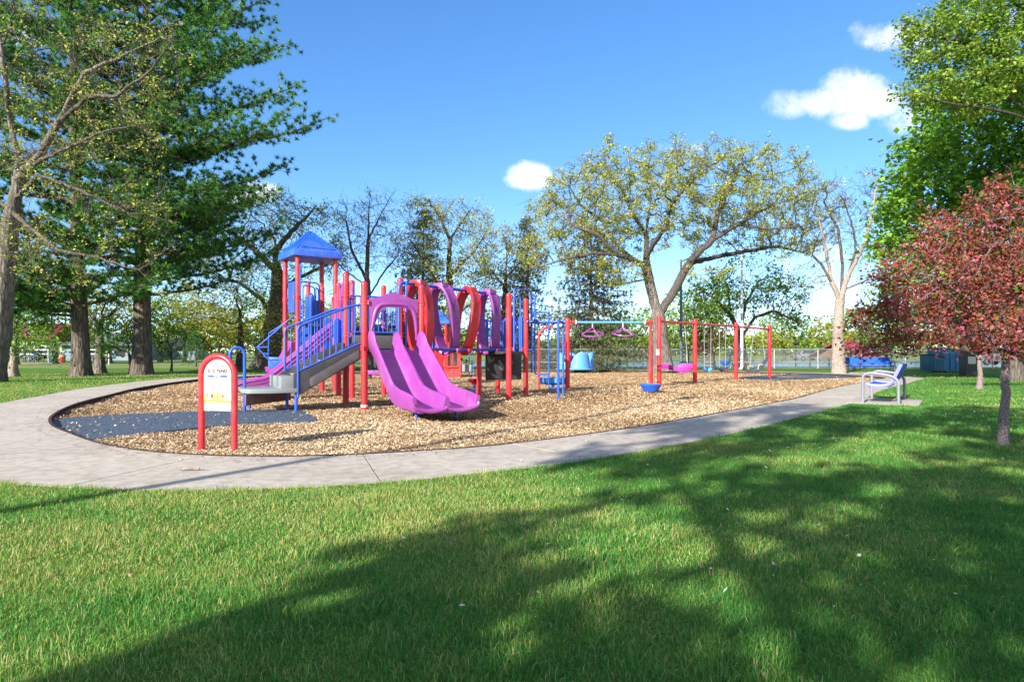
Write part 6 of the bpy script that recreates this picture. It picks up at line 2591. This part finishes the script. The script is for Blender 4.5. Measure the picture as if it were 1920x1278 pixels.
# pole standing behind the viewer whose long shade crosses path and chips
lb = SP * -6.8 + SN * -5.25
o = thing('light_pole', 'tall slim light pole behind the viewer whose shadow crosses the path', 'light pole', (lb.x, lb.y, ZL))
mb = MB()
mb.tube([V2(lb.x, lb.y, ZL + 10.2 * i / 6) for i in range(7)], [.085 - .035 * i / 6 for i in range(7)], 12)
part('shaft', mb, STEEL, o)
mb = MB()
mb.lathe([(.05, 10.2), (.16, 10.3), (.18, 10.55), (.05, 10.7)], (lb.x, lb.y, ZL), 12)
part('lamp_head', mb, DARKST, o)
b = V2((1492 - 960) / F * 60, 60, -.35)
o = thing('lantern_post', 'black post top lantern beyond the fence right of the swings', 'lamp post', b)
mb = MB()
mb.tube([b, b + UP * 2.3], .06, 10)
part('shaft', mb, BLACKP, o)
mb = MB()
mb.lathe([(.10, 2.25), (.20, 2.38), (.30, 2.42), (.24, 2.52), (.08, 2.62)], b, 12)
part('lantern', mb, BLACKP, o)

# ================================================================ BUILDINGS, CARS AND SMALL THINGS FAR OFF
def gable(name, label, x, y, w, d, zb, ze, zr, roof_m, wall_m, open_=False, seam=0):
    o = thing(name, label, 'shelter' if open_ else 'building', (x, y, zb))
    if open_:
        for sx in (-1, 0, 1):
            for sy in (-1, 1):
                mb = MB()
                mb.box((x + sx * w * .44, y + sy * d * .4, (zb + ze) / 2), (.22, .22, ze - zb), (1, 0, 0))
                part('post', mb, wall_m, o)
    else:
        mb = MB()
        mb.prism([(-w / 2, zb), (w / 2, zb), (w / 2, ze), (-w / 2, ze)], (x, y, 0), (1, 0, 0), UP, d * .9)
        wl_ = part('wall', mb, wall_m, o)
        for sx in (-.28, .22):
            mb = MB()
            mb.box((x + sx * w, y - d * .45 - .02, (zb + ze) / 2), (w * .14, .06, (ze - zb) * .5), (1, 0, 0))
            part('window', mb, GLASS, wl_)
    ov = .5
    for s in (-1, 1):
        a = Vector((x - w / 2 - ov, y + s * (d / 2 + ov), ze - .25))
        b_ = Vector((x - w / 2 - ov, y, zr))
        mb = MB()
        mb.sweep([(0, .06), (w + 2 * ov, .06), (w + 2 * ov, -.06), (0, -.06)], [a, b_], (1, 0, 0))
        r_ = part('roof_slope', mb, roof_m, o)
        if seam:
            mb = MB()
            for k in range(seam + 1):
                q = Vector((w + 2 * ov, 0, 0)) * (k / seam)
                mb.tube([a + q + UP * .08, b_ + q + UP * .08], .04, 4)
            part('roof_seam', mb, roof_m, r_)
    return o


gable('picnic_shelter', 'red metal roofed picnic shelter far across the left lawn', -56.5, 76, 8.0, 7, ZL, 2.9, 4.6, ROOFRED, HOUSE, True, 22)
gable('house', 'small blue grey house far behind the thin young maple', -53, 104, 5.2, 5, ZL, 2.2, 3.6, CHAR, HOUSE)
gable('house', 'long blue grey building partly hidden behind the dark pine trunk', -62, 100, 12, 7, ZL, 2.6, 4.2, painted('slate_roof', (.10, .13, .17), .6), HOUSE)
# shelter with white posts seen through the play structure
o = thing('park_shelter', 'grey walled shelter with white posts and blue roof behind the slide', 'shelter', (-9.6, 52, ZL))
y = 48.0
for px in (690, 703, 716, 729, 742):
    mb = MB()
    p = P(px, 662, y)
    mb.box((p.x, y, 1.4), (.16, .16, 2.7), (1, 0, 0))
    part('post', mb, WHITE, o)
mb = MB()
pa, pb = P(686, 662, y), P(770, 662, y)
mb.box(((pa.x + pb.x) / 2, y + .6, 1.3), (pb.x - pa.x, .3, 2.5), (1, 0, 0))
part('wall', mb, painted('dark_slate_wall', (.06, .075, .09), .7), o)
mb = MB()
mb.sweep([(0, .05), (pb.x - pa.x + .8, .05), (pb.x - pa.x + .8, -.05), (0, -.05)], [(pa.x - .4, y - .8, 2.55), (pa.x - .4, y + 1.4, 3.3)], (1, 0, 0))
part('roof', mb, BLUE_P, o)

# gabled building across the fence
x, y = (1562 - 960) / F * 66, 66.0
o = thing('boat_shelter', 'dark red gabled roof behind the fence left of the pale trunk', 'shelter', (x, y, -.5))
mb = MB()
rg = (.80, .60, 0)
r0, r1 = Vector((x + .2, y, 2.28)), Vector((x + 2.7, y + .9, 2.28))
lo_, lo2 = Vector((x + 2.2, y - 1.6, .55)), Vector((x + 4.7, y - .7, .55))
bk_, bk2 = Vector((x - 2.0, y + 1.5, .75)), Vector((x + .5, y + 2.4, .75))
for (q0, q1, q2, q3) in ((lo_, lo2, r1, r0), (r0, r1, bk2, bk_)):
    mb = MB()
    nrm = (q1 - q0).cross(q3 - q0).normalized() * .08
    vs = [q0, q1, q2, q3, q0 + nrm, q1 + nrm, q2 + nrm, q3 + nrm]
    mb.add(vs, [(0, 1, 2, 3), (7, 6, 5, 4), (0, 1, 5, 4), (1, 2, 6, 5), (2, 3, 7, 6), (3, 0, 4, 7)])
    part('roof_slope', mb, ROOFRED, o)
mb = MB()
g0, g1 = lo_ * .8 + bk_ * .2, bk_ * .85 + lo_ * .15
mb.add([g0, g1, r0 - UP * .25 + Vector((.3, .1, 0)), g0 + Vector((.15, .1, 0)), g1 + Vector((.15, .1, 0)), r0 - UP * .25 + Vector((.45, .2, 0))], [(0, 1, 2), (5, 4, 3), (0, 1, 4, 3), (1, 2, 5, 4), (2, 0, 3, 5)])
part('gable_end', mb, WOOD, o)
for q in (lo_, lo2, bk_, bk2):
    mb = MB()
    c = q * .9 + (r0 if q in (lo_, bk_) else r1) * .1
    mb.tube([(c.x, c.y, -1.2), (c.x, c.y, q.z + .1)], .1, 8)
    part('post', mb, WOOD, o)

# dumpsters under the crabapple
def bin_box(name, label, px0, px1, y, h, m, lid_m, cat='dumpster'):
    a, b_ = P(px0, 0, y), P(px1, 0, y)
    w_ = b_.x - a.x
    c = Vector(((a.x + b_.x) / 2, y, ZL))
    o = thing(name, label, cat, c)
    mb = MB()
    mb.prism([(-w_ / 2 * .96, .08), (w_ / 2 * .96, .08), (w_ / 2, h * .82), (-w_ / 2, h)], c, (1, 0, 0), UP, 1.3)
    part('body', mb, m, o, bevel=.03)
    for k in range(5):
        mb = MB()
        mb.box(c + Vector((-w_ * .42 + k * w_ * .21, -.67, h * .45)), (.07, .07, h * .66), (1, 0, 0))
        part('rib', mb, m, o)
    mb = MB()
    mb.prism([(-w_ / 2 - .03, h + .01), (w_ / 2 + .03, h * .82 + .01), (w_ / 2 + .03, h * .82 + .06), (-w_ / 2 - .03, h + .06)], c, (1, 0, 0), UP, 1.36)
    part('lid', mb, lid_m, o, bevel=.01)
    for s in (-.35, .35):
        mb = MB()
        mb.tube([c + Vector((s * w_ - .05, -.5, .05)), c + Vector((s * w_ + .05, -.5, .05))], .07, 10)
        part('wheel', mb, BLACKP, o)
    return o


bin_box('dumpster', 'blue steel dumpster half hidden under the crabapple branches', 1752, 1806, 36.5, 1.35, painted('blue_steel', (.02, .15, .33), .5), TEAL)
bin_box('dumpster', 'dark teal low bin left of the blue dumpster', 1738, 1756, 36.2, .95, TEAL, CHAR)
b = GL(1815, 705)
o = thing('utility_box', 'small grey box with a white label beside the blue dumpster', 'utility box', b)
mb = MB()
mb.box(b + UP * .55, (.55, .5, 1.15), (1, 0, 0))
part('cabinet', mb, GREY_D, o, bevel=.03)
mb = MB()
mb.box(b + UP * .75 - Vector((0, .256, 0)), (.36, .008, .34), (1, 0, 0))
part('notice', mb, WHITE, o)

# parked cars
def car(label, pos, rz, body_m, van=False):
    o = thing('parked_car', label, 'car', (0, 0, 0), 'cars parked around the park')
    mb = MB()
    prof = [(-2.2, .35), (-2.25, .75), (-2.15, .95), (-1.2, 1.02), (1.5, 1.02), (2.1, .92), (2.25, .6), (2.2, .35)]
    mb.prism(prof, (0, 0, 0), (1, 0, 0), UP, 1.75)
    part('body', mb, body_m, o, bevel=.07)
    mb = MB()
    cab = [(-2.0 if van else -1.7, 1.0), (-1.8 if van else -1.3, 1.55), (.55, 1.58), (1.25, 1.0)]
    mb.prism(cab, (0, 0, 0), (1, 0, 0), UP, 1.5)
    cb = part('cabin', mb, body_m, o, bevel=.06)
    for s in (-1, 1):
        for x0_, x1_, xt0, xt1 in ((-1.45, -.35, -1.2, -.35), (-.25, 1.0, -.25, .5)):
            mb = MB()
            mb.prism([(x0_, 1.05), (x1_, 1.05), (xt1, 1.48), (xt0, 1.48)], (0, s * .752, 0), (1, 0, 0), UP, .02)
            part('side_window', mb, GLASS, cb)
        for x in (-1.4, 1.4):
            mb = MB()
            mb.tube([(x, s * .74, .33), (x, s * .90, .33)], .33, 16)
            wh = part('wheel', mb, BLACKP, o)
            mb = MB()
            mb.tube([(x, s * .89, .33), (x, s * .91, .33)], .19, 12)
            part('hub', mb, SILVER, wh)
        mb = MB()
        mb.box((2.2, s * .6, .72), (.08, .36, .15), (1, 0, 0))
        part('headlight', mb, WHITE, o, bevel=.02)
    o.location = pos
    o.rotation_euler = (0, 0, rz)
    return o


def carpos(px, y):
    return ((px - 960) / F * y, y, ZL)


car('navy car parked at the far left behind the sand court', carpos(44, 88), .05, CARBLUE, True)
car('navy car parked left of the dark pine trunk', carpos(84, 90), 3.2, CARBLUE)
car('white van showing between the two big pine trunks', carpos(178, 84), .1, CARWHITE, True)
car('grey car parked beyond the crabapple at the right', carpos(1858, 58), .2, CARGREY)
car('silver car parked across the fence left of the red gable', carpos(1515, 92), .2, SILVER)
# red drum on the far lawn and a row of low bollards
b = P(115, 681, 70)
b.z = ZL
o = thing('red_drum', 'red drum with a pale domed lid on the far left lawn', 'bin', b)
mb = MB()
mb.lathe([(.36, 0), (.40, .2), (.40, .62), (.36, .68)], b, 16)
part('drum', mb, REDPL, o)
mb = MB()
mb.lathe([(.40, .66), (.36, .82), (.2, .95), (.05, 1.0)], b, 16)
part('lid', mb, painted('pale_red_lid', (.5, .3, .28), .5), o)
bm_ = MB()
bm_.tube([(0, 0, -.1), (0, 0, .62)], .07, 8)
bmesh_ = bm_.mesh('bollard', DARKST)
for k in range(9):
    p = P(30 + k * 11, 0, 72)
    o = bpy.data.objects.new('bollard', bmesh_)
    COL.objects.link(o)
    o.location = (p.x, 72 + .3 * math.sin(k), ZL)
    tag(o, 'low dark bollard in the row behind the sand court', 'bollard', 'bollards behind the sand court')
# white tree guard stake
b = P(204, 0, 60)
b.z = ZL
mb = MB()
mb.tube([b, b + UP * 1.0], .05, 8)
solo('white_stake', mb, WHITE, b, label='short white stake on the lawn between the pine trunks', cat='stake')

# stick lying on the path and a drain cover like plate
a, b = GL(335, 884), GL(381, 882.5)
mb = MB()
mb.tube(spline([a + UP * .022, a * .7 + b * .3 + UP * .026, a * .35 + b * .65 + UP * .02, b + UP * .024], 4), [.008, .010, .011, .011, .012, .012, .012, .011, .011, .010, .009, .008, .007], 8)
solo('stick', mb, BARK_PALE, a, label='pale broken stick lying on the path in front of the sign', cat='stick')
